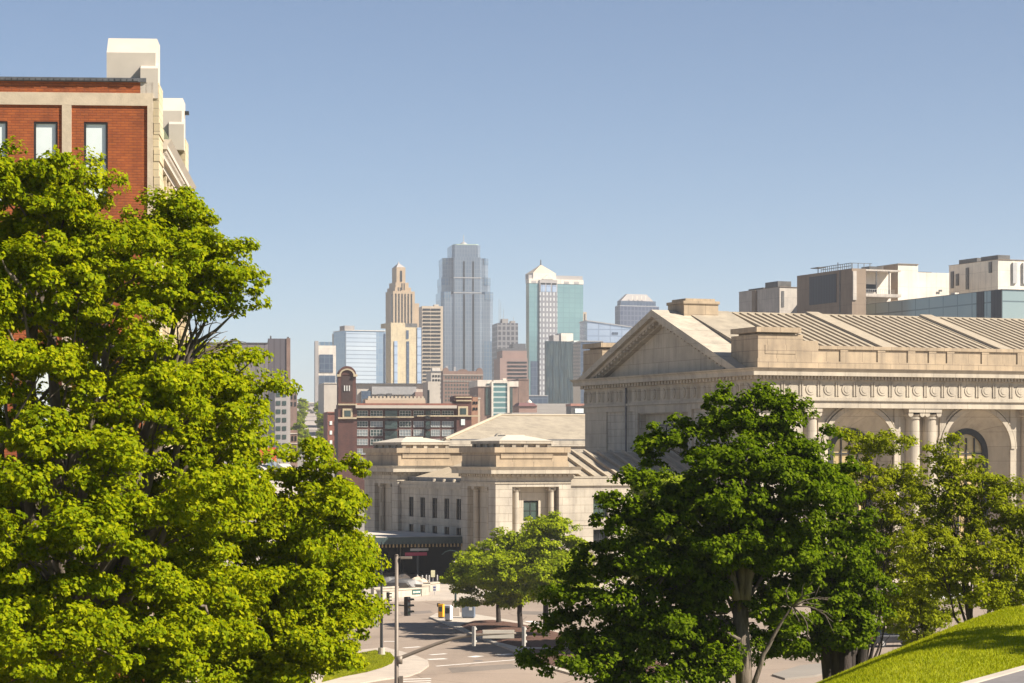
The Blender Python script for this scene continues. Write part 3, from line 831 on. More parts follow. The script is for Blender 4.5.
# portal with a small pediment on the wing front
po = MB()
x0 = TW+13.1
po.box(x0-.1, x0+.5, S0-.5, S0+.38, .1, 3.6); po.box(x0+2.0, x0+2.6, S0-.5, S0+.38, .1, 3.6)
po.box(x0-.4, x0+2.9, S0-.8, S0+.38, 3.601, 4.0); po.prism([(x0-.5, 4.001), (x0+3.0, 4.001), (x0+1.25, 5.1)], 'y', S0-.8, S0+.38)
po.build('portal', M['lime_smooth'], ST)
q = MB(); q.box(x0+.55, x0+1.95, S0-.02, S0+.3, .1, 3.4); q.build('door', M['glass_dark'], ST)
# ------------------------------------------------------------------ the orange brick building on the hill street
BB = thing('brick_building', 'orange painted brick building with cream stone street front and pale roof blocks', 'building', (-21.54, 150, 0), 4.0)
k6 = .06
def bt(x): return (x - 153.0) * k6
def bz(y): return 16 + (455 - y) * k6
w = MB()
wins = [(-3.4, 1.42), (-6.4, 1.42), (-9.35, 1.42)]
LW = 26.0
ops = []
for i in range(8):
    c = -3.4 - 2.97*i
    for zb_, zt_ in ((31.0, 35.95), (24.0, 28.6), (17.5, 22)):
        ops.append((LW + c - .71, LW + c + .71, zb_, zt_))
w.wall((-LW, 0), (1, 0), (0, -1), LW, 0, 38.35, ops, .16)
w.box(-LW, -LW+.3, .01, 34, 0, 38.3); w.box(-LW+.3, -.3, 33.6, 34, 0, 38.3)
w.build('brick_wall', M['brick_orange'], BB)
cp = MB(); cp.box(-LW-.1, -.4, -.10, .35, 38.351, 38.6)
rgx = random.Random(3)
for i in range(70): x = -LW + i*.36; cp.box(x, x+.30, -.16-.05*rgx.random(), -.1, 38.40, 38.56)
cp.build('coping', M['lead'], BB)
bd = MB()
bd.box(-LW, -.001, -.09, .0, bz(106), bz(93.5))
for i in range(5):
    c = -4.85 - .27 - 5.94*i
    bd.box(c-.28, c+.28, -.085, 0, 0, bz(106)-.002)
bd.box(-.33, -.001, -.09, 0, 0, bz(106)-.002)
bd.build('painted_band', M['paint_beige'], BB)
gm, fm = win_mesh(1.42, 4.95, M['glass_pale'], M['frame_dark'], 1, 1, .15)
f2 = MB()
wd, h, q = 1.42, 4.95, .13
f2.box(-wd/2, -wd/2+q, -.10, -.004, 0, h); f2.box(wd/2-q, wd/2, -.10, -.004, 0, h); f2.box(-wd/2+q, wd/2-q, -.10, -.004, h-q, h); f2.box(-wd/2+q, wd/2-q, -.10, -.004, 0, q)
f2.box(-wd/2+q, wd/2-q, -.09, -.004, 2.58, 2.76); f2.box(-wd/2+q, wd/2-q, -.09, -.004, 1.35, 1.48)
fm = f2.mesh('frame', M['frame_dark'])
for i in range(8):
    c = -3.4 - 2.97*i
    window(BB, gm, fm, (c, .13, 31.0), SOUTH)
g4_, f4_ = win_mesh(1.42, 4.5, M['glass_pale'], M['frame_dark'], 1, 2, .13)
g2_, f2_ = win_mesh(1.42, 4.6, M['glass_pale'], M['frame_dark'], 1, 2, .13)
for i in range(8):
    c = -3.4 - 2.97*i
    window(BB, g2_, f2_, (c, .13, 24.0), SOUTH); window(BB, g4_, f4_, (c, .13, 17.5), SOUTH)
rf = MB(); rf.box(-LW+.3, -1.8, .35, 33.6, 38.0, 38.3); rf.build('roof', M['conc_grey'], BB)
# pale roof blocks at both ends of the street front
def roof_block(s0, s1):
    b = MB()
    b.prism([(s0, 38.36), (s1, 38.36), (s1, 41.25), (s0+1.2, 41.25), (s0, 40.2)], 'x', -2.8, .12)
    b.prism([(s0-.45, 37.4), (s0+.9, 37.4), (s0+.9, 39.65), (s0+.5, 39.65), (s0-.45, 39.2)], 'x', -.75, .30)
    return b.build('roof_block', M['cream_plain'], BB)
roof_block(.45, 4.2); roof_block(25.8, 30.0)
# street front: quoined piers, wall, tall windows, cornice, tiled mansard
for (sa, sb, x0) in ((.06, 3.6, .004), (26.4, 30.2, -.4)):
    pr = MB(); pr.box(x0, .34, sa, sb, 0, 38.35)
    for i in range(0, 46, 2): pr.box(.05, .40, sa-.02, sb+.05, .8*i+.05, .8*i+.75)
    pr.build('stone_pier', M['cream'], BB)
fw2 = MB()
fo = [(26.4 - c - .55, 26.4 - c + .55, z0, z1) for c in (5.5, 8.0, 12.4, 14.9, 17.4, 21.8, 24.3) for z0, z1 in ((28.6, 33.4), (22, 26.5))]
fw2.wall((-.15, 26.4), (0, -1), (1, 0), 22.8, 0, 33.9, fo, .3)
for c in (6.75, 10.2, 13.6, 16.1, 19.6, 23.0): fw2.box(-.15, .1, c-.35, c+.35, 20, 33.88)
fw2.build('stone_front', M['cream'], BB)
g3, f3 = win_mesh(1.1, 4.8, M['glass_dark'], M['frame_white'], 1, 2, .1)
for c in (5.5, 8.0, 12.4, 14.9, 17.4, 21.8, 24.3): window(BB, g3, f3, (-.40, c, 28.6), R(90))
cc = MB()
cc.box(-.4, .15, 3.62, 30.6, 33.9, 34.25); cc.box(-.4, .4, 3.62, 30.8, 34.251, 34.55)
for i in range(36): cc.box(.2, .55, 3.8+i*.74, 4.15+i*.74, 34.56, 34.8)
cc.box(-.4, .62, 3.62, 31.0, 34.801, 35.05); cc.frustum((-.4, .62, 3.62, 31.0), (-.4, .85, 3.62, 31.3), 35.051, 35.4)
cc.build('cornice', M['cream_plain'], BB)
mr = MB(); mr.prism([(.35, 35.41), (.1, 36.6), (-1.3, 38.6), (-1.9, 38.6), (-1.9, 35.41)], 'y', 3.7, 26.3)
mr.build('tiled_mansard', M['green_tile'], BB)
fi = MB(); fi.box(.1, .42, 29.2, 29.6, 40.4, 40.65)
fi.build('floodlight', M['black_metal'], BB)

# ------------------------------------------------------------------ generic town building
class Bld:
    """local x runs along the sunny front (from pixel column xc), local y into depth, z up from the ground"""
    def __init__(s, name, label, cat, xc, Y, rot=22.0, group=None):
        s.xc, s.Y, s.rot = xc, Y, rot
        s.X = (xc - 512.0) / F * Y
        s.zb = gz(s.X, Y) - .5
        s.e = thing(name, label, cat, (s.X, Y, s.zb), rot, group)
        s.c, s.s = math.cos(R(rot)), math.sin(R(rot))
    def T(s, px):                     # local x whose image column is px on the front face
        k = (px - 512.0) / F
        return (k * s.Y - s.X) / (s.c - k * s.s)
    def D(s, px):                     # depth along the west face reaching column px
        k = (px - 512.0) / F
        return (s.X - k * s.Y) / (s.s + k * s.c)
    def Z(s, y): return CZ - (y - HY) * s.Y / F - s.zb
    def boxes(s, name, mat, items, parent=None):
        """items: (px0, px1, depth0, depth1, ytop, ybottom or None for the ground)"""
        mb = MB()
        for (a, b, d0, d1, yt, yb) in items:
            mb.box(s.T(a), s.T(b), d0, d1, 0 if yb is None else s.Z(yb), s.Z(yt))
        return mb.build(name, mat, parent or s.e)
    def front(s, name, mat, items, proud=.12, parent=None):
        """thin panels on the front face"""
        mb = MB()
        for (a, b, yt, yb) in items: mb.box(s.T(a), s.T(b), -proud, .02, s.Z(yb), s.Z(yt))
        return mb.build(name, mat, parent or s.e)
    def win(s, mat, cols, rows, proud=.10, name='window', d=0.0):
        """one window object per cell; cols (px0,px1), rows (ytop,ybottom)"""
        cache = {}
        for (a, b) in cols:
            for (yt, yb) in rows:
                wd, h = round(s.T(b) - s.T(a), 2), round(s.Z(yt) - s.Z(yb), 2)
                if (wd, h) not in cache:
                    mb = MB(); mb.box(0, wd, -proud, .02, 0, h); cache[(wd, h)] = mb.mesh(name, mat)
                place(name, cache[(wd, h)], s.e, (s.T(a), d, s.Z(yb)))
    def west(s, name, mat, items, proud=.1, parent=None, sep=False):
        """panels on the west face: (depth0, depth1, ytop, ybottom)"""
        mb = MB()
        for (d0, d1, yt, yb) in items:
            if sep: mb = MB()
            mb.box(-proud, .02, d0, d1, s.Z(yb), s.Z(yt))
            if sep: mb.build(name, mat, parent or s.e)
        return None if sep else mb.build(name, mat, parent or s.e)
def rows(y0, y1, n, fill):
    p = (y1 - y0) / n
    return [(y0 + p*i, y0 + p*(i + fill)) for i in range(n)]
def cols(x0, x1, n, fill):
    p = (x1 - x0) / n
    return [(x0 + p*i + p*(1-fill)/2, x0 + p*i + p*(1+fill)/2) for i in range(n)]

G_BLUE = mat_curtain('blue_hotel_glass', (.20, .27, .36), (.25, .32, .40), (.30, .35, .40), 3.0, 3.4, .14, .10, .35)
G_PALE = mat_curtain('pale_hotel_glass', (.42, .48, .55), (.50, .55, .60), (.25, .29, .34), 60., 2.5, .26, .14, .2)
G_NAVY = mat_curtain('navy_glass', (.05, .075, .12), (.075, .10, .15), (.14, .17, .21), 3.0, 3.6, .16, .08, .2)
G_TEAL = mat_curtain('teal_glass', (.165, .285, .295), (.185, .31, .315), (.15, .25, .26), 5.0, 4.0, .3, .14, .25)
G_TEALD = mat_curtain('deep_teal_glass', (.05, .16, .20), (.06, .18, .22), (.08, .17, .2), 5.0, 4.0, .22, .1, .3)
G_STEEL = mat_curtain('steel_grey_glass', (.165, .215, .27), (.195, .24, .295), (.26, .29, .33), 2.6, 3.9, .36, .2, .35)
G_STEELB = mat_curtain('blue_grey_glass', (.12, .19, .27), (.15, .22, .30), (.24, .27, .29), 2.6, 3.9, .3, .12, .35)
G_MIRROR = mat_curtain('mirror_glass', (.018, .04, .05), (.05, .07, .07), (.03, .045, .05), 2.6, 7.5, .16, .04, .35, .5, .9)
G_ICE = mat_curtain('ice_blue_glass', (.36, .44, .56), (.42, .49, .60), (.26, .32, .42), 9.0, 5.0, .4, .12, .3)
G_SEA = mat_curtain('sea_green_glass', (.25, .32, .32), (.29, .355, .35), (.13, .17, .18), 6.0, 9.0, .16, .18, .1)
WGRID = mat_curtain('white_grid_front', (.52, .52, .50), (.42, .43, .43), (.19, .185, .20), 3.0, 4.2, .85, .4)
FINS = mat_curtain('finned_front', (.06, .06, .075), (.085, .085, .10), (.26, .25, .26), 3.6, 4.2, .65, .5)

# ------------------------------------------------------------------ buildings east, above the station roof
b = Bld('plant_building', 'pale concrete rooftop plant block with three dark coolers, behind station roof', 'building', 779.5, 640)
b.boxes('wall', M['conc'], [(779.5, 800, 0, b.D(739), 287, None)])
b.boxes('coping', M['conc_tan'], [(779.3, 800.2, -.2, b.D(738.8), 286.6, 287)])
for (d0, d1, a, c_, y) in ((b.D(762), b.D(747), 781, 790, 285), (b.D(777), b.D(768), 781, 789, 284.6), (1, 8, 779.8, 793, 280.8)):
    b.boxes('cooler', M['mech'], [(a, c_, d0, d1, y, 286.6)])
b.front('door', M['mech'], [(781.5, 784, 291, 307)])
b.west('downpipe', M['conc_tan'], [(b.D(757), b.D(753.5), 287.5, 312)], .5)

b = Bld('tan_office_block', 'tan windowless block with a big dark louvre and roof railings', 'building', 852, 590)
b.boxes('wall', M['conc_tan'], [(852, 866, 0, b.D(797), 268.3, None)])
b.west('louvre', M['louvre'], [(b.D(836.5), b.D(809.8), 271.5, 300.5)], .15)
b.west('wall_joint', M['mech'], [(b.D(840.5), b.D(839.7), 269, 312)], .1)
b.boxes('louvre_end', M['conc'], [(852.5, 856, -.3, 0, 271, 300)])
rl = MB()
for i in range(15):
    y = 1 + i*(b.D(820)-1)/14; rl.box(.3, .42, y, y+.12, b.Z(268.3), b.Z(262.4))
for yy in (262.4, 265.2): rl.box(.3, .42, 1, b.D(820), b.Z(yy+.5), b.Z(yy))
for i in range(4): rl.box(.6+i*1.6, .72+i*1.6, 1, 1.12, b.Z(268.3), b.Z(262.4))
rl.box(.3, 6, 1, 1.12, b.Z(262.9), b.Z(262.4))
rl.build('railing', M['mech'], b.e)
an = MB(); an.tube([(3, 12, b.Z(268.3)), (3, 12, b.Z(258.5))], .12, 5); an.tube([(2, 20, b.Z(268.3)), (2, 20, b.Z(261.5))], .12, 5); an.box(1, 3.2, 18, 22, b.Z(262.2), b.Z(261.5))
an.build('antenna', M['mech'], b.e)
hv = MB(); hv.box(1, 4, b.D(805), b.D(799), b.Z(273.2), b.Z(270.6)); hv.build('roof_unit', M['mech'], b.e)

b = Bld('glazed_link_block', 'recessed pale penthouse with steel platform and dark windows beside tan block', 'building', 866, 622)
b.boxes('wall', M['conc_white'], [(866, 899, 4, 30, 270, None)])
b.boxes('floor_slab', M['conc'], [(856, 897, -2, 4, 269.8, 271.4), (856, 897, -2, 4, 294, 297)])
b.win(M['glass_dark'], [(866.8, 871.5), (873.5, 885)], [(283, 290.5)], d=4.0)
ps = MB()
for px in (857, 872.3, 885): ps.box(b.T(px), b.T(px)+.25, -1.9, -1.65, b.Z(297), b.Z(270))
ps.build('post', M['mech'], b.e)
rr = MB()
for i in range(18): rr.box(b.T(857)+i*.55, b.T(857)+i*.55+.06, -2, -1.94, b.Z(294), b.Z(289.5))
rr.box(b.T(857), b.T(885), -2, -1.94, b.Z(289.9), b.Z(289.5))
rr.build('railing', M['steel'], b.e)

b = Bld('white_penthouse', 'stepped white panel penthouse of two lit heights with a brown side', 'building', 898, 640)
b.boxes('wall', M['conc_white'], [(898, 918, 0, 40, 264, None), (918, 950, .4, 40, 271.5, None)])
b.west('side_wall', M['conc_tan'], [(0.2, b.D(884), 264.4, 300)], .15)
b.boxes('coping', M['conc_tan'], [(897.6, 918.3, -.3, 41, 263.5, 264)])
b.boxes('roof_unit', M['mech'], [(921, 942, 5, 10, 269.4, 271.5)])
b.boxes('roof_unit', M['mech'], [(885, 893, 8, 12, 264.5, 270)])
b.front('vent', M['mech'], [(938.5, 942, 288.5, 290.5)])

b = Bld('white_plant_block', 'large white panel plant block with stained side and two big rooftop coolers', 'building', 998, 640)
b.boxes('wall', M['conc_white'], [(998, 1060, 0, b.D(949), 259.5, None)])
b.boxes('coping', M['conc_tan'], [(997.7, 1060, -.25, b.D(948.6), 259.1, 259.5)])
for (d0, d1, a, c_) in ((b.D(975), b.D(957), 1000, 1012), (b.D(996), b.D(979), 1000, 1012)): b.boxes('cooler', M['mech'], [(a, c_, d0, d1, 254.6, 259.1)])
cbm = MB()
for d0, y0, y1 in ((b.D(954), 266, 283), (b.D(959), 269, 281), (b.D(969), 264, 286), (b.D(992), 261, 272)):
    cbm = MB(); cbm.box(-.35, .02, d0, d0+1.1, b.Z(y1), b.Z(y0)); cbm.build('cable_tray', M['mech'], b.e)
ve = MB()
for px in (1012, 1022):
    ve = MB(); ve.box(b.T(px), b.T(px)+1.2, -.5, .02, b.Z(283), b.Z(262)); ve.build('duct', M['steel'], b.e)

b = Bld('glass_office', 'long pale green glass office with dark bands at its corner, behind roof ribs', 'building', 1002, 545)
b.boxes('glass_wall', G_SEA, [(1002, 1090, 0, b.D(846), 289.5, None)])
b.boxes('roof_edge', M['lead'], [(1001.6, 1090, -.25, b.D(845.6), 289.1, 289.5)])
b.west('dark_band', M['louvre'], [(b.D(984), b.D(977), 289.6, 320)], .15)
b.west('dark_band', M['louvre'], [(.05, b.D(991.5), 289.6, 320)], .15)
b.boxes('roof_dome', M['conc_white'], [(1004, 1008, b.D(953), b.D(949), 287, 289.1)])

# ------------------------------------------------------------------ downtown skyline
b = Bld('glass_hotel', 'wide pale glass hotel with horizontal lines and stone penthouses behind it', 'hotel', 345, 1500)
b.boxes('glass_wall', G_BLUE, [(345, 385, 0, b.D(333.5), 330.5, None)])
b.front('glass_panel', G_PALE, [(345.3, 376, 332, 400)], .4)
b.boxes('roof_edge', M['conc_white'], [(344.8, 385.2, -.5, b.D(333.2), 329.9, 330.5)])
b.boxes('penthouse', M['stone_grey'], [(368, 378, 45, 55, 321.5, None)])
b.boxes('penthouse', M['stone_buff'], [(365, 373, 56, 64, 328.5, None)])
mbw = MB()
b.front('dark_edge', G_NAVY, [(384, 385.2, 333, 400)], .5)

b = Bld('hotel_annex', 'stepped hotel annex with two navy glass panels and a brown side tower', 'hotel', 318.5, 1420, 9.0)
b.boxes('wall', M['conc_white'], [(318.5, 336, 0, 14, 345.5, None)])
b.boxes('side_tower', M['stone_grey'], [(315, 318.4, -.6, 5, 341, None)])
b.front('glass_panel', G_NAVY, [(319.3, 333, 354.5, 372.5)], .3)
b.front('glass_panel', G_NAVY, [(318.7, 335.5, 375.5, 389)], .3)
b.front('glass_panel', G_NAVY, [(320, 327, 392, 402)], .3)
b.boxes('penthouse', G_STEELB, [(320, 333, 4, 12, 341.5, 345.5)])

b = Bld('cream_apartment_tower', 'cream apartment tower with a central dark window strip and sky blue edges', 'apartment block', 391, 1430)
b.boxes('wall', M['cream'], [(391, 417, 0, b.D(386), 327, None), (391, 405.5, .5, 18, 322.5, 327)])
b.boxes('plant_room', M['mech'], [(406, 418.5, 2, 14, 322.8, 327)])
b.front('glass_edge', G_ICE, [(394, 397.3, 341, 400)], .5)
b.front('glass_edge', G_ICE, [(417, 421, 327, 400)], .5)
b.front('window_strip', G_NAVY, [(406.2, 408.6, 330, 338.5)], .3)
b.front('window_strip', G_NAVY, [(406.4, 409.0, 341, 400)], .3)

b = Bld('art_deco_tower', 'tan art deco skyscraper with stepped crown and slim lantern top', 'skyscraper', 393.2, 2100)
b.boxes('shaft', M['stone_tan'], [(393.2, 414.8, 0, b.D(385.6), 291, None), (414.8, 420.8, 4, 30, 302.5, None)])
dm = 14
b.boxes('setback', M['stone_tan'], [(395.8, 411.8, 2, 22, 287, 291), (397, 410, 3.5, 20, 282, 287)])
b.boxes('crown', M['stone_tan'], [(398.7, 407.6, 5.5, 17, 266.5, 282)])
mb = MB(); mb.frustum((b.T(399), b.T(407.3), 6, 16.5), (b.T(401.6), b.T(404.2), 9.5, 12.5), b.Z(266.5), b.Z(263)); mb.frustum((b.T(402), b.T(403.8), 10, 12), (b.T(402.7), b.T(403.1), 10.8, 11.2), b.Z(263), b.Z(260.5))
mb.build('lantern', M['stone_grey'], b.e)
for px in (395.4, 398.5, 401.6, 404.7, 407.8, 411.0): b.front('window_strip', M['glass_dark'], [(px, px+1.0, 293.5, 330)], .35)
for px in (401.8, 404): b.front('window_strip', M['glass_dark'], [(px-.5, px+.6, 283, 290)], -5.0 if False else .3)
lm = MB(); lm.box(b.T(402.3), b.T(404.2), 5.2, 5.6, b.Z(281), b.Z(270)); lm.build('window_strip', M['glass_dark'], b.e)
b.west('window_strip', M['glass_dark'], [(b.D(392.5)+i*4.4, b.D(392.5)+i*4.4+1.6, 294, 330) for i in range(1)], .3)

b = Bld('banded_office', 'beige office slab striped with dark rows of windows', 'office', 422, 1900, 9.0)
b.boxes('wall', M['stone_buff'], [(422, 443, 0, 20, 306, None)])
b.boxes('roof_unit', M['cream_plain'], [(435, 439.5, 4, 12, 304, 306)])
for (yt, yb) in rows(308.5, 386, 21, .52):
    b.win(M['glass_dark'], [(422.9, 430.2), (431.0, 440.5)], [(yt, yb)], .3, 'window_band')

b = Bld('blue_steel_tower', 'tallest skyscraper, stepped grey blue glass with dark vertical slots and antenna dome', 'skyscraper', 444, 2350, 8.0)
def octa(mb, a, c_, d0, d1, yt, yb, ch):
    x0, x1 = b.T(a), b.T(c_); z0 = 0 if yb is None else b.Z(yb); z1 = b.Z(yt)
    mb.prism([(x0+ch, d0), (x1-ch, d0), (x1, d0+ch), (x1, d1-ch), (x1-ch, d1), (x0+ch, d1), (x0, d1-ch), (x0, d0+ch)], 'z', z0, z1)
m1 = MB(); octa(m1, 441.2, 493.5, 1.2, 48, 294, None, 3.0); octa(m1, 442.5, 491.6, 6, 46, 277.5, 294, 3.0); octa(m1, 443.8, 489.6, 8.5, 44, 258, 277.5, 3.0)
m1.build('corner_tier', G_STEEL, b.e)
m2 = MB(); octa(m2, 441.05, 453.4, .9, 49, 291.5, 299.5, 3.0); octa(m2, 482, 493.7, .9, 49, 291.5, 299.5, 3.0); octa(m2, 442.3, 453.2, 5.5, 47, 276.8, 284.5, 3.0); octa(m2, 482, 491.8, 5.5, 47, 276.8, 284.5, 3.0)
octa(m2, 443.6, 453, 8, 45, 257.3, 263.5, 3.0); octa(m2, 482, 489.9, 8, 45, 257.3, 263.5, 3.0)
m2.build('blue_band', G_STEELB, b.e)
m3 = MB(); octa(m3, 453.6, 481.5, 0, 52, 257, None, 1.0); octa(m3, 452.6, 481, 3.5, 46, 244.3, 257, 2.5)
m3.build('shaft', G_STEEL, b.e)
m3 = MB(); octa(m3, 454.6, 479.6, 5.5, 44, 243.4, 244.3, 2.5); m3.build('roof_edge', mat_plain('pale_green_edge', (.42, .5, .36), .6), b.e)
m3 = MB(); m3.box(b.T(453.6), b.T(481.5), -.4, .1, b.Z(278), b.Z(277)); m3.build('ledge', M['steel'], b.e); m3 = MB(); m3.box(b.T(453.6), b.T(481.5), -.4, .1, b.Z(293), b.Z(292)); m3.build('ledge', M['steel'], b.e)
for px in (463.2, 472.4):
    b.front('slot', M['glass_dark'], [(px, px+1.5, 261, 291)], .3)
    b.front('slot', M['glass_dark'], [(px, px+1.8, 294, 372)], .3)
b.boxes('shoulder', G_STEELB, [(484, 495.5, 1, 40, 341, None)])
dmx = (b.T(462)+b.T(471))/2; m3 = MB()
for i in range(4): m3.cyl(dmx, 22, b.Z(243.4)+i*.9, b.Z(243.4)+(i+1)*.9, 4.4*math.cos(i*.35), 4.4*math.cos((i+1)*.35), 16)
m3.build('dome', M['steel'], b.e)
m3 = MB(); m3.tube([(dmx, 22, b.Z(241)), (dmx, 22, b.Z(232.5))], [.5, .3], 6); m3.build('antenna', M['steel'], b.e)

b = Bld('finned_office', 'grey finned office block topped with thin antennas, between two tall towers', 'office', 497.5, 2050, 9.0)
b.boxes('wall', FINS, [(497.5, 518, 0, 30, 323, None)])
b.boxes('roof_unit', M['stone_grey'], [(503, 509, 4, 16, 318.5, 323), (512, 516, 4, 14, 320.5, 323)])
m3 = MB()
for px, yt in ((500.6, 298), (502.3, 301), (505, 308), (515, 316)): m3.tube([(b.T(px), 8, b.Z(323)), (b.T(px), 8, b.Z(yt))], [.22, .12], 5)
m3.build('antenna', M['steel'], b.e)

b = Bld('rosy_stepped_office', 'rosy stone office with stepped top and pink striped floors', 'office', 500, 1850, 9.0)
b.boxes('wall', M['stone_pink'], [(500, 527.5, 0, 30, 358, None), (503, 527.5, 3, 30, 350.5, 358)])
b.boxes('roof', M['lead'], [(502, 527.5, 4, 30, 348, 350.5), (515, 527.5, 8, 28, 343, 348)])
for (yt, yb) in rows(361.5, 388, 7, .45): b.win(M['glass_dark'], [(507.5, 526.8)], [(yt, yb)], .3, 'window_band')

b = Bld('teal_tower', 'teal glass tower with a white gridded bay under a pyramid roof and spire', 'skyscraper', 529, 2000)
b.boxes('glass_wall', G_TEAL, [(529, 583.2, 0, b.D(526), 283, None)])
b.boxes('stone_top', M['conc_white'], [(528.8, 583.4, -.3, b.D(526)+.4, 278.5, 283)])
b.boxes('roof', M['stone_grey'], [(529, 583, 1, b.D(526), 274.6, 278.5)])
b.front('grid_bay', WGRID, [(539, 556.6, 291, 400)], 1.6)
b.front('bay_top', M['stone_grey'], [(539, 556.6, 279.5, 291)], 1.5)
for px in (540, 545.5, 551.2): b.front('bay_window', G_ICE, [(px, px+4.4, 284.7, 291.5)], 1.75)
for px in (540, 545.5, 551.2): b.front('bay_window', M['glass_dark'], [(px, px+4.6, 282.6, 284.2)], 1.75)
for px in (531.5, 564, 574): b.front('attic_window', M['stone_grey'], [(px, px+4.8, 280.5, 282.6)], .5)
m3 = MB(); a0, a1 = b.T(533.4), b.T(556.4); m3.box(a0, a1, 0.5, 17, b.Z(278.5), b.Z(272.5)); m3.prism([(b.T(541.5), b.Z(279)), (b.T(553), b.Z(279)), (b.T(547.2), b.Z(274))], 'y', -1.2, .4)
m3.build('drum', M['conc_white'], b.e)
m3 = MB(); mx = (a0+a1)/2; m3.frustum((a0+.3, a1-.3, 1, 16.5), (mx-.7, mx+.7, 8, 9.5), b.Z(272.5), b.Z(264)); m3.build('pyramid_roof', M['stone_buff'], b.e)
m3 = MB(); m3.tube([(mx, 8.7, b.Z(264.6)), (mx, 8.7, b.Z(258.5))], [.65, .35], 6); m3.build('spire', M['mech'], b.e)
b.front('lower_glass', G_NAVY, [(530.8, 538.8, 361, 410)], .3)

b = Bld('mirror_tower', 'dark mirrored glass tower with pale plant block, in front of teal tower', 'skyscraper', 546, 1700)
b.boxes('glass_wall', G_MIRROR, [(546, 574, 0, b.D(544.6), 341, None)])
b.boxes('green_edge', mat_curtain('pale_green_panels', (.32, .46, .40), (.40, .52, .46), (.6, .62, .56), 3.0, 4.0, 1.2, .25), [(574, 580.5, .5, 20, 340, None)])
b.boxes('plant_room', M['conc_white'], [(564, 576, 5, 15, 332.5, 341)])
b.boxes('plant_room', M['stone_grey'], [(557, 563.8, 6, 14, 334.5, 341)])

b = Bld('navy_office', 'plain navy glass office partly hidden by the station gable', 'office', 580.5, 1600, 9.0)
b.boxes('glass_wall', G_NAVY, [(580.5, 603, 0, 26, 341.5, None)])
b.boxes('roof_edge', M['steel'], [(580.2, 603.2, -.4, 27, 340.7, 341.5)])

b = Bld('slant_roof_office', 'ice blue glass office whose roofline slants down beside station gable', 'office', 587, 1900, 9.0)
x0, x1 = b.T(587), b.T(640)
m3 = MB(); m3.prism([(x0, 0), (x1, 0), (x1, b.Z(328)), (x0, b.Z(320.8))], 'y', 0, 30); m3.build('glass_wall', G_ICE, b.e)
m3 = MB(); m3.prism([(x0-.5, b.Z(320.9)), (x1, b.Z(328.2)), (x1, b.Z(327.4)), (x0-.5, b.Z(320))], 'y', -.6, 30); m3.build('roof_edge', M['steel'], b.e)
b.front('window_strip', G_NAVY, [(612, 618, 332, 334.5)], .3)

b = Bld('tan_slab_tower', 'thin tan slab showing a lit sliver beside teal tower', 'office', 584.2, 2150, 9.0)
b.boxes('wall', M['stone_buff'], [(583, 586.6, 0, 20, 312, None)])
b.front('window_strip', M['glass_dark'], [(584.6, 585.2, 314, 340)], .3)

b = Bld('blue_crown_tower', 'blue grey tower with chamfered corners and stepped crown above station gable', 'skyscraper', 620, 2200)
b.boxes('shaft', mat_curtain('blue_grey_stripes', (.05, .065, .11), (.065, .08, .125), (.12, .135, .18), 3.5, 4.2, .5, .2, .1), [(620, 659, 0, b.D(615), 305.8, None)])
b.boxes('upper_tier', G_NAVY, [(621.5, 656.5, 1.5, 9, 300.5, 305.8)])
m3 = MB(); m3.frustum((b.T(622), b.T(654.5), 2, 9), (b.T(629), b.T(648.5), 4, 8), b.Z(300.5), b.Z(293.5)); m3.build('crown', M['stone_grey'], b.e)
b.boxes('ledge', M['steel'], [(620.4, 657.5, 1, 10, 305.2, 306.2)])
for px in (632, 636.5, 641, 645): b.front('crown_fin', M['conc_white'], [(px, px+.9, 295.5, 299.5)], -3.2 if False else .2)

b = Bld('brown_brick_hotel', 'brown brick hotel with arched parapet and rows of small windows', 'hotel', 443, 1250, 9.0)
b.boxes('wall', M['brick_tan'], [(443, 483, 0, b.D(441), 371, None)])
par = MB()
for (a, c_, yt) in ((443, 449, 367.5), (476.5, 482.8, 367.5), (458, 468, 369)):
    x0, x1 = b.T(a), b.T(c_); n = 8; mx, hw = (x0+x1)/2, (x1-x0)/2; zb0, hh = b.Z(371.2), b.Z(yt)-b.Z(371.2)
    par.prism([(mx + hw*math.cos(math.pi*i/n), zb0 + hh*math.sin(math.pi*i/n)) for i in range(n+1)], 'y', .2, 2)
par.build('parapet', M['brick_tan'], b.e)
b.front('belt_course', M['cream_plain'], [(443, 483, 374.5, 375.2)], .3); b.front('belt_course', M['cream_plain'], [(443, 483, 380.8, 381.3)], .3)
b.win(M['glass_teal'], cols(444.5, 482, 13, .45), rows(376.5, 403, 7, .5), .12)
b.boxes('roof_sign_frame', M['steel'], [(447, 449, 4, 5, 365.5, 371), (455, 457, 4, 5, 366.5, 371)])

b = Bld('small_roof_block', 'small beige block with dark windows and white rooftop plant left of brick hotel', 'building', 431, 1330, 9.0)
b.boxes('wall', M['cream_plain'], [(431, 443, 0, 20, 372, None)])
b.boxes('roof_unit', M['conc_white'], [(433, 441, 3, 9, 367.5, 372)])
b.boxes('roof_edge', M['lead'], [(430.8, 443, -.3, 20, 371, 372)])
b.win(M['glass_dark'], cols(432, 443, 4, .6), rows(375, 400, 6, .5), .2)

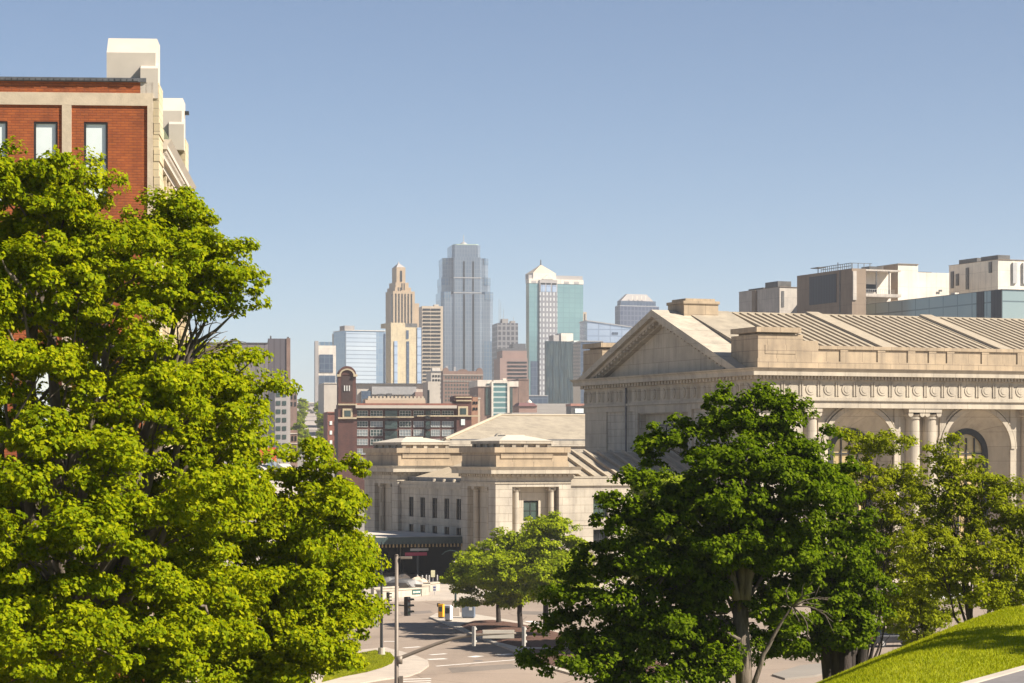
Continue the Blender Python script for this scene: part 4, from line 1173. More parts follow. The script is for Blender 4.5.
b = Bld('teal_glass_hall', 'brick block with a tall teal glass bay framed in white', 'building', 478, 1000, 9.0)
b.boxes('wall', M['brick_tan'], [(478, 518, 0, 24, 384, None)])
b.boxes('white_cap', M['conc_white'], [(477.4, 491.5, -.4, 24, 380, 386.5), (509, 518.3, -.4, 20, 381, 386.5)])
b.boxes('white_frame', M['conc_white'], [(491.2, 493, -1.0, 8, 381.5, None), (507, 509.2, -1.0, 8, 381.5, None), (493, 507, -1.0, 8, 380, 383)])
b.front('glass_bay', mat_curtain('teal_bay_glass', (.10, .22, .23), (.14, .26, .26), (.55, .6, .56), 30., 2.1, .3, .1, .2), [(493, 507, 383, 424)], .6)
b.front('window_strip', M['glass_teal'], [(486.3, 489.5, 383.5, 385.2)], .6)
b.front('window_strip', M['glass_teal'], [(485.5, 490, 387.5, 415)], .25)
b.front('window_strip', M['glass_teal'], [(510, 512.5, 387.5, 415)], .25)
b.boxes('roof_unit', M['conc_white'], [(504, 507.5, 3, 6, 378, 380)])

b = Bld('tan_block', 'plain tan block with flat roof behind the teal glass bay', 'building', 518.5, 1150, 9.0)
b.boxes('wall', M['brick_tan'], [(518.5, 529, 0, 24, 379.5, None)])
b.boxes('roof_edge', M['stone_pink'], [(518.3, 529.2, -.3, 24, 378.8, 379.5)])

b = Bld('convention_hall', 'long beige convention hall with silver roof panels and a dark eave', 'hall', 357, 950, 9.0)
b.boxes('wall', M['cream_plain'], [(357, 429, 0, 40, 384.2, None)])
b.boxes('eave', M['lead'], [(355, 428, -1, 40, 383.2, 384.2)])
b.front('roof_panel', M['steel'], [(371.5, 416, 386.5, 394.5)], 1.2)
b.front('glass_bay', G_NAVY, [(361, 370.5, 391, 403)], 1.5)
b.boxes('plant_room', M['stone_pink'], [(414, 424, -4, 0, 392, 402)])
m3 = MB()
for (a, c_, yt) in ((377, 384, 394), (386, 391, 393.5), (403, 410, 394.5)): m3.box(b.T(a), b.T(c_), -3.4, -1.4, b.Z(397), b.Z(yt))
m3.build('roof_unit', M['mech'], b.e)

b = Bld('crenellated_block', 'low tan block with a crenellated parapet behind the dark brick warehouse', 'building', 368, 800, 9.0)
b.boxes('wall', M['stone_buff'], [(368, 425, 0, 18, 398, None)])
m3 = MB()
for i in range(15): m3.box(b.T(368.4+i*3.8), b.T(370.6+i*3.8), 0, .8, b.Z(398), b.Z(396.2))
m3.build('battlement', M['stone_buff'], b.e)
b.win(M['glass_dark'], [(371, 381), (385, 395), (399, 410)], [(401, 405)], .15)

b = Bld('cream_stair_tower', 'cream tower with one dark vertical strip at the convention hall end', 'building', 428, 930, 9.0)
b.boxes('wall', M['cream_plain'], [(428, 440, 0, 16, 381.5, None)])
b.front('window_strip', M['glass_dark'], [(427.2, 429.4, 390, 403)], .3)

b = Bld('beige_corner_block', 'beige block beside the arched brick tower near the far street', 'building', 324, 1050, 9.0)
b.boxes('wall', M['cream_plain'], [(324, 342, 0, 30, 383.5, None)])
b.boxes('roof_edge', M['conc_white'], [(323.8, 342, -.3, 30, 382.8, 383.5)])

b = Bld('brick_corner_shop', 'small red brick house at the bottom of the far street', 'house', 327.5, 700, 9.0)
b.boxes('wall', M['brick_red'], [(327.5, 339, 0, 14, 413, None)])
b.boxes('roof_edge', M['brick_red'], [(327.2, 339, -.3, 14, 411.8, 413)])
b.win(M['glass_pale'], cols(328.5, 338, 2, .5), rows(421, 450, 3, .4), .15)

# the dark brick warehouse with the arched tower
b = Bld('brick_warehouse', 'dark brick warehouse with arched corner tower and white cornice', 'warehouse', 339, 560, 6.0)
Dw = 30
b.boxes('wall', M['brick_dark'], [(339, 471, .4, Dw, 407, None)])
b.boxes('corner_pavilion', M['brick_dark'], [(338, 357, -.3, 12, 404, None)]); b.boxes('corner_pavilion', M['brick_dark'], [(456.5, 471, -.3, 12, 400.5, None)])
b.boxes('tower', M['brick_dark'], [(338.3, 356, 0, 9, 375, 404)])
m3 = MB(); x0, x1 = b.T(338.0), b.T(356.2); mx, hw, n = (x0+x1)/2, (x1-x0)/2, 14
m3.prism([(mx + hw*math.cos(math.pi*i/n), b.Z(375) + (b.Z(366)-b.Z(375))*math.sin(math.pi*i/n)) for i in range(n+1)], 'y', -.1, 9); m3.build('tower_gable', M['brick_dark'], b.e)
m3 = MB()
for i in range(n):
    a0_, a1_ = math.pi*i/n, math.pi*(i+1)/n
    pts = [(mx + hw*k_*math.cos(a), b.Z(375.5) + (b.Z(367.6)-b.Z(375.5))*(k_ if k_ < .95 else 1)*math.sin(a)) for k_, a in ((.88, a0_), (.88, a1_), (.70, a1_), (.70, a0_))]
    m3.prism(pts, 'y', -.4, -.09)
m3.box(x0-.25, x0+hw*.32, -.5, .2, b.Z(376.6), b.Z(374.3)); m3.box(x1-hw*.32, x1+.25, -.5, .2, b.Z(376.6), b.Z(374.3))
m3.build('arch_band', M['cream'], b.e)
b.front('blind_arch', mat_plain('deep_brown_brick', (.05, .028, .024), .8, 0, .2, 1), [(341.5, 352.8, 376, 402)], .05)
for px in (344, 346.4, 348.8): b.front('slit_window', M['frame_white'], [(px, px+1.1, 385.5, 391)], .2)
b.front('cornice', M['cream_plain'], [(355.5, 456.5, 405.2, 408.2)], 1.0)
b.boxes('coping', M['brick_red'], [(355.5, 456.8, -.2, Dw, 403.2, 405.2)])
b.front('belt_course', M['cream'], [(338, 357, 403.8, 405.2)], .7); b.front('belt_course', M['cream'], [(356.5, 413.6, 416.3, 417.6)], .7)
b.front('belt_course', M['cream'], [(417, 480, 415.2, 416.4)], .7)
b.front('belt_course', M['cream'], [(338, 356.5, 417.3, 419)], .75)
b.front('belt_course', M['cream'], [(455.5, 471.5, 396.5, 397.6)], .6); b.front('belt_course', M['cream'], [(456, 471.5, 399.8, 401)], .6)
m3 = MB(); m3.box(b.T(454), b.T(472.5), -.4, 12, b.Z(400.5), b.Z(395.5)); m3.build('roof_lodge', M['brick_dark'], b.e)
# window surrounds and windows
def framed(px0, px1, yt, yb):
    o = b.front('window_surround', M['cream'], [(px0, px1, yt, yb)], .55)
    b.front('window', M['glass_teal'], [(px0+1.8, px1-1.8, yt+2, yb-1)], .6, o)
framed(342.5, 352.5, 408.5, 417.6); framed(458, 467.8, 406, 415.4)
cl = [(356.3, 368), (370.4, 382.8), (399.5, 411.2), (413.6, 424), (431, 440.3), (442, 453.8)]
gw = {}
def loft_window(px0, px1, yt, yb, bl):
    wd, h = round(b.T(px1)-b.T(px0), 2), round(b.Z(yt)-b.Z(yb), 2)
    key = (wd, h, bl)
    if key not in gw: gw[key] = win_mesh(wd, h, M['glass_loft' if bl else 'glass_teal'], M['frame_white'], 4, 2, .07)
    window(b.e, gw[key][0], gw[key][1], ((b.T(px0)+b.T(px1))/2, .32, b.Z(yb)), SOUTH)
rr_ = random.Random(8)
for (yt, yb) in ((410.5, 416), (421, 427), (429.5, 436), (438.8, 445), (448.5, 454.5), (458, 464)):
    for (a, c_) in cl:
        loft_window(a, c_, yt, yb, rr_.random() < .55 and yt > 415)
for (yt, yb) in ((424, 427), (432.5, 436), (442, 446)): b.front('window', M['glass_loft'], [(345.8, 350, yt, yb)], .2)
b.front('window', M['glass_pale'], [(460.8, 464.8, 419, 425)], .45)
for (a, c_) in ((385, 397.2), (425.5, 430)):
    for (yt, yb) in ((410.5, 418), (421, 428.5), (431, 439), (441, 449)):
        o = b.front('balcony', M['glass_teal'], [(a, c_, yt, yb)], .15)
        m3 = MB(); m3.box(b.T(a), b.T(c_), -.9, .39, b.Z(yb+.6), b.Z(yb)); n = 10
        for i in range(n): q = b.T(a) + (b.T(c_)-b.T(a)-.06)*i/(n-1); m3.box(q, q+.06, -.9, -.84, b.Z(yb), b.Z(yb-3.6))
        m3.build('railing', M['frame_dark'], o)
b.boxes('roof_house', M['stone_buff'], [(367, 428, 8, 20, 399, 405)])

b = Bld('tan_brick_annex', 'narrow orange tan brick annex at the right end of the warehouse', 'building', 471.5, 640, 9.0)
b.boxes('wall', mat_blocks('tan_brick', (.42, .22, .13), (.37, .19, .115), (.3, .17, .1), .5, .17, .015, stain=.2), [(471.5, 478, 0, 16, 397, None)])
b.boxes('roof_tank', M['mech'], [(474.5, 477.5, 2, 5, 395.2, 397)])
b.win(M['glass_dark'], [(473, 475), (476, 477.5)], [(401.5, 404), (407.5, 410)], .15)

b = Bld('maroon_roof_house', 'low maroon roofed building with a small white dome, below rosy office', 'building', 519, 900, 9.0)
b.boxes('wall', M['stone_pink'], [(519, 537, 0, 14, 406, None)])
m3 = MB(); m3.frustum((b.T(518.5), b.T(537.4), -.5, 14.5), (b.T(521), b.T(535), 4, 10), b.Z(406), b.Z(402.5)); m3.build('roof', mat_plain('maroon_tiles', (.16, .07, .065), .8, 0, .2, .4), b.e)
m3 = MB()
mx = b.T(531.5)
for i in range(4): m3.cyl(mx, 5, b.Z(402.8)+i*.32, b.Z(402.8)+(i+1)*.32, 1.1*math.cos(i*.37), 1.1*math.cos((i+1)*.37), 12)
m3.build('dome', M['conc_white'], b.e)
b = Bld('louvred_shed', 'long low beige shed with a row of dark louvres', 'shed', 512, 760, 9.0)
b.boxes('wall', M['conc'], [(512, 553, 0, 14, 414, None)])
b.boxes('roof', M['stone_grey'], [(511.5, 553.5, -.6, 14.6, 412.6, 414)])
b.front('louvre', M['louvre'], [(521, 539.5, 414.4, 419)], .15)
b = Bld('red_roof_shed', 'thin red roofed shed at the foot of the mirrored tower', 'shed', 548, 700, 9.0)
b.boxes('wall', M['brick_red'], [(548, 582, 0, 12, 419.5, None)])
m3 = MB(); m3.prism([(-.6, b.Z(419.5)), (12.6, b.Z(419.5)), (6, b.Z(416))], 'x', b.T(547.6), b.T(582.4)); m3.build('roof', mat_plain('red_tiles', (.28, .085, .05), .85, 0, .2, .4), b.e)
b = Bld('green_fronted_house', 'dark house with pale trim and red roof edge beside the station gable', 'house', 571, 1100, 9.0)
b.boxes('wall', M['mech'], [(571, 592, 0, 12, 406, None)])
b.boxes('roof', mat_plain('clay_roof', (.36, .16, .11), .8, 0, .2, .4), [(570.5, 586, -.4, 12, 403.6, 406)])
b.front('window', M['glass_pale'], [(575, 584, 408.5, 413)], .2)
b = Bld('dark_podium', 'dark glass podium between the teal and mirrored towers', 'building', 528, 1500, 9.0)
b.boxes('glass_wall', G_NAVY, [(528, 548, 0, 20, 396, None)])
b.boxes('roof_edge', M['steel'], [(527.7, 548, -.3, 20, 395.2, 396)])
b = Bld('pale_terrace_block', 'pale block with brown stone trim under the brown brick hotel', 'building', 456, 880, 9.0)
b.boxes('wall', M['stone_buff'], [(456, 480, 0, 14, 399, None)])
b.boxes('roof_edge', M['cream_plain'], [(455.6, 480.4, -.3, 14, 397.6, 399)])
b.win(M['glass_dark'], cols(457, 479, 6, .5), [(401, 404)], .15)

# ------------------------------------------------------------------ west side of the far street
b = Bld('dark_slab_tower', 'dark brown slab tower with closed ribbed side seen past the big maple', 'tower', 268, 900, 6.0)
b.boxes('wall', mat_curtain('dark_ribbed_wall', (.10, .085, .095), (.12, .10, .11), (.065, .055, .06), 2.2, 80., .25, .7), [(268, 286.5, 0, 30, 338.5, None)])
b.boxes('end_pier', M['brick_tan'], [(286.5, 290.4, -.3, 30, 338, None)])
b.boxes('roof_post', M['mech'], [(270, 271.5, 2, 4, 335.5, 338.5), (287.2, 289, 2, 4, 336.5, 338)])
b = Bld('long_grey_block', 'long grey brown block behind the bare maple twigs', 'building', 196, 880, 6.0)
b.boxes('wall', mat_curtain('grey_ribbed_wall', (.17, .145, .145), (.19, .16, .155), (.11, .095, .1), 3.0, 60., .25, .8), [(196, 268, 0, 30, 343, None)])
b.boxes('roof_edge', M['mech'], [(195.5, 268.2, -.3, 30, 342.3, 343)])
b = Bld('concrete_flats', 'grey concrete flats with square dark windows below the brown slab', 'apartment block', 275, 620, 10.0)
b.boxes('wall', M['stone_grey'], [(275, 287.5, 0, 20, 386, None)])
b.boxes('top_floor', M['cream_plain'], [(274.6, 287.7, -.3, 20, 384.8, 390)])
b.win(M['glass_teal'], [(276.2, 280.5), (282.5, 286.2)], rows(392.5, 460, 8, .5), .12)
b.boxes('stair_tower', M['stone_grey'], [(287.5, 291, 2, 16, 383, None)])
b = Bld('stepped_brown_block', 'small stepped brown block on the left side of far street', 'building', 289, 1000, 10.0)
b.boxes('wall', M['brick_tan'], [(289, 293.5, 0, 16, 385.5, None), (293.5, 297, 0, 16, 393, None)])
b.win(M['glass_dark'], [(290.5, 292.5), (294.5, 296)], [(395, 399), (402, 406)], .2)
b = Bld('brick_shop_house', 'red and grey brick shop house beside the street trees', 'house', 287, 640, 10.0)
b.boxes('wall', M['brick_tan'], [(287, 297.5, 0, 12, 430, None)])
b.front('belt_course', M['conc'], [(287, 297.5, 433, 434)], .2); b.front('belt_course', M['conc'], [(287, 297.5, 443, 444)], .2)
b.win(M['glass_dark'], cols(287.5, 297.2, 3, .55), [(436, 441), (447, 453)], .12)
b = Bld('orange_box_house', 'flat roofed grey building with a bright orange box front', 'building', 240, 520, 4.0)
b.boxes('wall', M['stone_grey'], [(240, 259.5, .5, 14, 449, None)])
b.boxes('orange_box', mat_plain('orange_paint', (.55, .085, .02), .6, 0, .06, .5), [(259.5, 275.2, -.6, 12, 447.5, None)])
b.win(M['glass_teal'], [(244, 247), (250, 256)], [(455, 461.5)], .15, d=.5)
b.win(M['glass_teal'], [(264.5, 271.5)], [(454.5, 461.5)], .2, d=-.6)
b.boxes('roof_unit', M['conc'], [(248, 253, 3, 6, 446, 449)])
# pale hall with slanted rooflights
b = Bld('rooflight_hall', 'pale flat hall with slanted glass rooflights in front of the orange box', 'hall', 238, 440, 10.0)
b.boxes('wall', M['conc_white'], [(238, 300, 0, 30, 470, None)])
m3 = MB(); m3.prism([(-.5, b.Z(470)), (-.5, b.Z(471)), (24, b.Z(466)), (24, b.Z(464.2))], 'x', b.T(237), b.T(300)); m3.build('roof', M['conc_white'], b.e)
for px in (253, 275):
    m3 = MB(); x0 = b.T(px); x1 = b.T(px+11)
    zA, zB = b.Z(470.5), b.Z(464.5)
    m3.add([(x0, -.6, zA), (x1, -.6, zA), (x0, 20, zB+.1), (x1, 20, zB+.1), (x0, -.6, zA+.4), (x0+.5, 20, zB+1.4), (x1, -.6, zA+.25), (x1, 20, zB+.2)], [(4, 6, 7, 5), (0, 4, 5, 2), (0, 1, 6, 4), (1, 3, 7, 6), (2, 5, 7, 3)])
    m3.build('rooflight', M['glass_teal'], b.e)
    m3 = MB(); m3.tube([(x0-.1, -.7, zA+.5), (x0+.35, 20, zB+1.5)], .22, 5); m3.build('rooflight_frame', M['lead'], b.e)

# the far street climbing the hill, the bridge across its top, trees and parked cars
def on_hill(px, Y, dz=0.0):
    X = (px - 512)/F*Y
    return Vector((X, Y, gz(X, Y) + dz))
mb = MB()
seq = [(640, 304, 318.5), (760, 304, 318.5), (900, 304.2, 318), (1100, 304.5, 317), (1300, 305, 316.2), (1495, 305.3, 315.5)]
for (Ya, a0, a1), (Yb, b0, b1) in zip(seq[:-1], seq[1:]):
    mb.quad(on_hill(a0, Ya, .25), on_hill(a1, Ya, .25), on_hill(b1, Yb, .25), on_hill(b0, Yb, .25))
tag(mb.build('far_street', mat_plain('far_street_concrete', (.33, .28, .24), .9, 0, .12, .02), recalc=False), kind='structure')
b = Bld('road_bridge', 'grey bridge crossing the far street at the crest of hill', 'bridge', 296, 1480, 4.0)
b.boxes('deck', M['conc_grey'], [(296, 327, 0, 12, 403.2, 407)])
b.boxes('parapet', M['conc_white'], [(296, 327, -.3, .3, 402.4, 403.2)])
b.boxes('pier', M['conc_grey'], [(296, 299.5, 0, 12, 407, None)]); b.boxes('pier', M['conc_grey'], [(322, 327, 0, 12, 407, None)])
# ------------------------------------------------------------------ street furniture
# tall weathered pole with a luminaire and a curved signal arm (at the near corner)
YP = 130.0
pb = P(396.6, 0, YP); zb0 = gz(pb.x, YP)
sp = thing('signal_mast', 'tall weathered street pole with luminaire and curved arm carrying signals', 'street pole', (pb.x, YP, zb0))
def SL(x, y): v = P(x, y, YP); return Vector((v.x - pb.x, 0, v.z - zb0))
m3 = MB(); top = SL(396.6, 555.5).z
m3.tube([(0, 0, .3), (0, 0, 2), (0, 0, top)], [.135, .125, .09], 12); m3.cyl(0, 0, 0, .35, .27, .2, 14); m3.cyl(0, 0, top, top+.06, .12, .05, 10)
m3.build('pole', M['pole'], sp, True)
m3 = MB(); m3.box(.13, .34, -.12, .12, SL(0, 690).z, SL(0, 676).z); m3.build('control_box', M['pole'], sp, bevel=.01)
m3 = MB(); m3.tube([SL(396.6, 557.3), SL(402, 557.3)], .035, 6); m3.box(SL(400.5, 0).x, SL(412, 0).x, -.14, .14, SL(0, 559).z, SL(0, 556.6).z); m3.build('luminaire', M['pole'], sp, bevel=.03)
arm = [SL(397.5, 660), SL(402, 657.3), SL(418, 651), SL(436, 644), SL(452, 638.8), SL(464, 636.2), SL(476, 634.8), SL(500, 633.9), SL(525, 633.0)]
m3 = MB(); m3.tube(arm, [.11, .10, .095, .09, .085, .08, .075, .065, .05], 10); m3.box(-.02, .3, -.14, .14, SL(0, 664).z, SL(0, 656).z); m3.build('arm', M['pole'], sp, True)
m3 = MB(); m3.box(SL(482.8, 0).x, SL(514, 0).x, -.05, -.01, SL(0, 638.2).z, SL(0, 630.2).z); m3.box(SL(482.8, 0).x-.02, SL(514, 0).x+.02, -.009, .02, SL(0, 638.5).z, SL(0, 629.9).z)
m3.build('street_name_sign', mat_plain('blank_sign_metal', (.52, .46, .38), .55, .1, .12, 1.5), sp)
def signal_head(parent, c, s=1.0, face='y', mat=None):
    mb = MB(); mb.box(-.15*s, .15*s, -.12*s, .12*s, -.52*s, .52*s)
    for i in range(3):
        z = (-.33 + .33*i)*s
        n = 12
        for k in range(8):
            a0, a1 = math.pi*k/8, math.pi*(k+1)/8
            mb.quad((.12*s*math.cos(a0), -.12*s, z+.12*s*math.sin(a0)), (.12*s*math.cos(a1), -.12*s, z+.12*s*math.sin(a1)), (.12*s*math.cos(a1), -.38*s, z+.12*s*math.sin(a1)), (.12*s*math.cos(a0), -.38*s, z+.12*s*math.sin(a0)))
    o = mb.build('signal_head', mat or M['black_metal'], parent, bevel=0)
    o.location = c; o.rotation_euler = (0, 0, face)
    for i, col in enumerate(((.02, .12, .06), (.16, .10, .01), (.15, .012, .01))):
        q = MB(); z = (-.33 + .33*i)*s; q.disc((0, -.135*s, z), 'y', .10*s, .012, 14); l = q.build('lens', mat_plain('signal_lens_%d' % i, col, .2), o)
    return o
white_sig = mat_plain('pale_signal_metal', (.36, .33, .29), .5, .1, .1, 2)
for px, yt, yb in ((473.8, 626, 646), (523.8, 627, 645.5)):
    v = SL(px, (yt+yb)/2); signal_head(sp, (v.x, -.12, v.z), .98, R(150), white_sig).scale = (.55, .6, 1)

# traffic signal beyond, dark pole on a concrete pedestal
gxy = G(381.5, 657); YT = gxy[1]
ts = thing('traffic_signal', 'dark traffic signal pole on concrete pedestal with two hanging signal heads', 'traffic signal', (gxy[0], YT, .12))
def TL(x, y): v = P(x, y, YT); return Vector((v.x - gxy[0], 0, v.z - .12))
m3 = MB(); m3.cyl(0, 0, 0, .62, .30, .26, 12); m3.build('pedestal', M['kerb'], ts)
m3 = MB(); m3.tube([(0, 0, .6), (0, 0, 4.6), (0, 0, 7.5)], [.12, .10, .07], 10); m3.build('pole', M['black_metal'], ts)
m3 = MB(); m3.tube([TL(381.5, 604), TL(395, 604.8), TL(409, 606)], [.07, .06, .05], 8); m3.build('arm', M['black_metal'], ts)
v = TL(407.3, 606.3); signal_head(ts, (v.x, -.05, v.z), 1.45, R(62))
v = TL(388.2, 598.5); signal_head(ts, (v.x, -.35, v.z+.1), .8, R(75))
v = TL(388.8, 608); signal_head(ts, (v.x, -.35, v.z-.2), .7, R(75))
m3 = MB(); m3.box(-.55, -.25, -.2, .2, 2.2, 3.6); m3.build('control_box', M['steel'], ts)

# decorative lamp on the island
gxy = G(455.5, 617); lp = thing('street_lamp', 'dark ornamental street lamp on pale plinth with hanging globe', 'street lamp', (gxy[0], gxy[1], .15))
m3 = MB(); m3.box(-.42, .42, -.42, .42, 0, .8); m3.build('plinth', M['pave'], lp, bevel=.04)
m3 = MB(); m3.tube([(0, 0, .8), (0, 0, 1.2), (0, 0, 6.3)], [.17, .11, .07], 10); m3.build('pole', M['green_metal'], lp)
m3 = MB(); m3.tube([(.35, 0, 6.2), (0, 0, 6.35), (-.5, 0, 6.45), (-1.0, 0, 6.3), (-1.35, 0, 6.0)], .04, 7); m3.build('arm', M['green_metal'], lp)
def globe(mb, c, r, n=10, m=7):
    c = Vector(c); vs = []; fs = []
    for i in range(m + 1):
        for k in range(n): vs.append(c + Vector((r*math.sin(math.pi*i/m)*math.cos(2*math.pi*k/n), r*math.sin(math.pi*i/m)*math.sin(2*math.pi*k/n), r*math.cos(math.pi*i/m))))
    for i in range(m):
        for k in range(n): fs.append((i*n+k, i*n+(k+1) % n, (i+1)*n+(k+1) % n, (i+1)*n+k))
    return mb.add(vs, fs)
m3 = MB(); globe(m3, (-.05, -.15, 5.1), .3); m3.build('globe', M['conc_white'], lp, True)
# portal lamp by the wing door
v = Vector(L2W(TW+17.3, S0-2.0)); ll = thing('wall_lamp_post', 'small twin globe lamp post beside the pedimented station door', 'lamp', (v.x, v.y, .13))
m3 = MB(); m3.tube([(0, 0, 0), (0, 0, 4.4)], [.10, .06], 8); m3.tube([(-.5, 0, 4.3), (0, 0, 4.15), (.5, 0, 4.3)], .03, 6); m3.build('post', M['green_metal'], ll)
for sx in (-.5, .5):
    m3 = MB(); globe(m3, (sx, 0, 4.55), .22); m3.build('globe', M['conc_white'], ll, True)

def news_box(name, label, px, py, h, wd, mat, rot):
    g = G(px, py); r = thing(name, label, 'newspaper box', (g[0], g[1], .151), rot)
    q = MB(); q.box(-wd/2, wd/2, -wd*.45, wd*.45, .12, h); q.build('body', mat, r, bevel=.03)
    q = MB(); q.box(-wd*.36, wd*.36, -wd*.45-.02, -wd*.45, h*.5, h*.86); q.build('door', M['glass_teal'] if 'yellow' in label else mat_plain('box_panel', (.55, .50, .50), .4), r)
    q = MB(); q.box(-wd*.4, wd*.4, -wd*.35, wd*.35, 0, .12); q.build('foot', M['black_metal'], r)
    q = MB(); q.prism([(-wd*.45, h), (wd*.45, h), (wd*.45, h+.05), (-wd*.35, h+.12)], 'x', -wd/2, wd/2); q.build('hood', mat, r)
    return r
news_box('newspaper_box', 'yellow newspaper box with dark window on island kerb', 441.5, 619.6, 1.28, .50, mat_plain('yellow_paint', (.75, .36, .02), .45, 0, .08, 3), -25)
news_box('newspaper_box', 'white newspaper box standing beside the yellow one', 448.6, 622.3, 1.42, .62, mat_plain('white_paint', (.78, .74, .72), .45, 0, .06, 3), -25)
g = G(438.6, 619); r = thing('parking_sign_post', 'short dark post with small tag behind the yellow newspaper box', 'post', (g[0], g[1], .151))
q = MB(); q.tube([(0, 0, 0), (0, 0, 1.35)], .05, 8); q.build('post', M['black_metal'], r); q = MB(); q.box(-.16, .16, -.07, -.05, 1.05, 1.4); q.build('tag', M['black_metal'], r)
g = G(468.5, 619.5); r = thing('utility_cabinet', 'blue grey utility cabinet with pale notice under island trees', 'cabinet', (g[0], g[1], .16), -8)
bl = mat_plain('blue_grey_paint', (.13, .155, .20), .5, 0, .12, 2)
q = MB(); q.box(-.62, .62, -.4, .4, .1, 1.35); q.box(-.55, .55, -.34, .34, 0, .1); q.build('body', bl, r, bevel=.04)
q = MB(); q.prism([(-.45, 1.351), (.45, 1.351), (.3, 1.5), (-.3, 1.5)], 'x', -.66, .66); q.build('hood', bl, r)
q = MB(); q.box(.1, .42, -.415, -.401, .75, 1.05); q.build('notice', M['frame_white'], r)

# before the canopy: low stone walls, planter of boulders, green sign, bollards
SW = lambda px, py: G(px, py)
def stone_wall(name, label, a, b_, h, th, z=.13):
    a, b_ = Vector(G(*a)), Vector(G(*b_)); d = b_ - a
    r = thing(name, label, 'wall', (a.x, a.y, z), math.degrees(math.atan2(d.y, d.x)))
    q = MB(); q.box(0, d.length, 0, th, 0, h); q.build('stonework', M['lime'], r)
    q = MB(); q.box(-.06, d.length+.06, -.08, th+.08, h+.001, h+.16); q.build('coping', M['lime_smooth'], r)
    return r, d.length
wall1, L1 = stone_wall('garden_wall', 'low buff stone wall carrying the green sign before the dark entrance', (380, 600.5), (421, 597.6), .85, .5)
q = MB(); q.box(L1-1.55, L1-.12, -.07, -.002, .30, .78); s_ = q.build('sign_board', mat_plain('green_sign_paint', (.03, .10, .09), .5, 0, .08, 3), wall1)
q = MB()
q.disc((L1-1.33, -.085, .54), 'y', .12, .012, 14)
for i, (a, c_) in enumerate(((0, .08), (.12, .24), (.28, .33), (.37, .52), (.56, .62), (.66, .84))):
    q.box(L1-1.12+a, L1-1.12+c_, -.085, -.073, .45, .63)
q.build('lettering', M['conc_white'], s_)
stone_wall('stone_pier', 'square buff stone pier at the end of the signed wall', (421.8, 597.3), (429.5, 596.8), 1.15, 1.0)
stone_wall('stone_kerb_wall', 'stepped low stone wall beside the sign pole', (430, 593), (440, 592), .9, .8)
stone_wall('planter_wall', 'pale planter wall in front of the grey boulders', (374, 595.5), (398, 594), .6, .5)
rng_ = random.Random(11)
def boulder(label, px, py, rx, rz, mat):
    g = G(px, py); bm = bmesh.new(); bmesh.ops.create_icosphere(bm, subdivisions=2, radius=1.0)
    for v in bm.verts:
        k = 1 + rng_.uniform(-.16, .16); v.co = Vector((v.co.x*rx*k, v.co.y*rx*.8*k, max(-.2, v.co.z)*rz*k))
    me = bpy.data.meshes.new('boulder'); bm.to_mesh(me); bm.free(); me.materials.append(mat)
    o = link(bpy.data.objects.new('boulder', me)); o.location = (g[0], g[1], .13 + .18*rz)
    return tag(o, label, 'boulder', 'boulders of the entrance planter')
boulder('wide dark grey boulder under the canopy edge, left of street pole', 386, 588, 2.0, 1.1, M['mech'])
boulder('long low grey boulder right of the street pole', 401, 588.5, 2.1, .9, M['mech'])
boulder('small sunlit buff boulder on top of planter row', 403.8, 584, 1.0, 1.0, M['stone_buff'])
boulder('flat grey boulder ending beside the signed wall', 412.5, 588.5, 1.7, .8, M['conc_grey'])
boulder('sunlit buff boulder in front of the bollards', 418.5, 586.3, 1.2, .9, M['stone_buff'])
bol = None
for i, px in enumerate((417.5, 422.3, 426.3, 429.2, 437.3)):
    g = G(px, 586 + (i % 2)*.4)
    if bol is None:
        q = MB(); q.cyl(0, 0, 0, 1.15, .09, .09, 10); globe(q, (0, 0, 1.15), .092, 10, 5); bol = q.build('bollard', M['steel'])
        o = bol
    else: o = bol.copy(); link(o)
    o.location = (g[0], g[1], .13); tag(o, 'slim steel bollard in the row before the dark station entrance', 'bollard', 'bollards before the entrance')
def post_sign(name, label, px, py, h, wd, sh, board, extra=None):
    g = G(px, py); r = thing(name, label, 'sign', (g[0], g[1], .13))
    q = MB(); q.tube([(0, 0, 0), (0, 0, h)], .035, 6); q.build('post', M['steel'], r)
    q = MB(); q.box(-wd/2, wd/2, -.06, -.036, h-sh, h); bo = q.build('board', board, r)
    if extra:
        q = MB(); q.box(-wd*.3, wd*.3, -.075, -.061, h-sh*.42, h-sh*.2); q.box(-wd*.3, wd*.3, -.075, -.061, h-sh*.8, h-sh*.6); q.build('lettering', extra, bo)
    return r
post_sign('notice_sign', 'pale yellow notice board on a post under the canopy', 433, 585.5, 1.75, .5, .85, mat_plain('yellowish_board', (.62, .58, .36), .5))
post_sign('small_sign', 'small white sign with blue and red lettering on stone wall', 434.6, 596.5, 1.15, .45, .75, M['frame_white'], mat_plain('blue_letters', (.06, .07, .22), .5))
# entrance signs hanging under the canopy (parts of the station)
q = MB(); xq = TW-7.3; q.box(xq, xq+2.9, 19.9, 20.0, 3.35, 3.75); q.build('entrance_sign', mat_plain('magenta_sign', (.42, .03, .08), .5), ST)
q = MB(); q.box(xq+.7, xq+3.1, 19.92, 20.0, 3.95, 4.25); q.build('sign_board', M['steel'], ST)

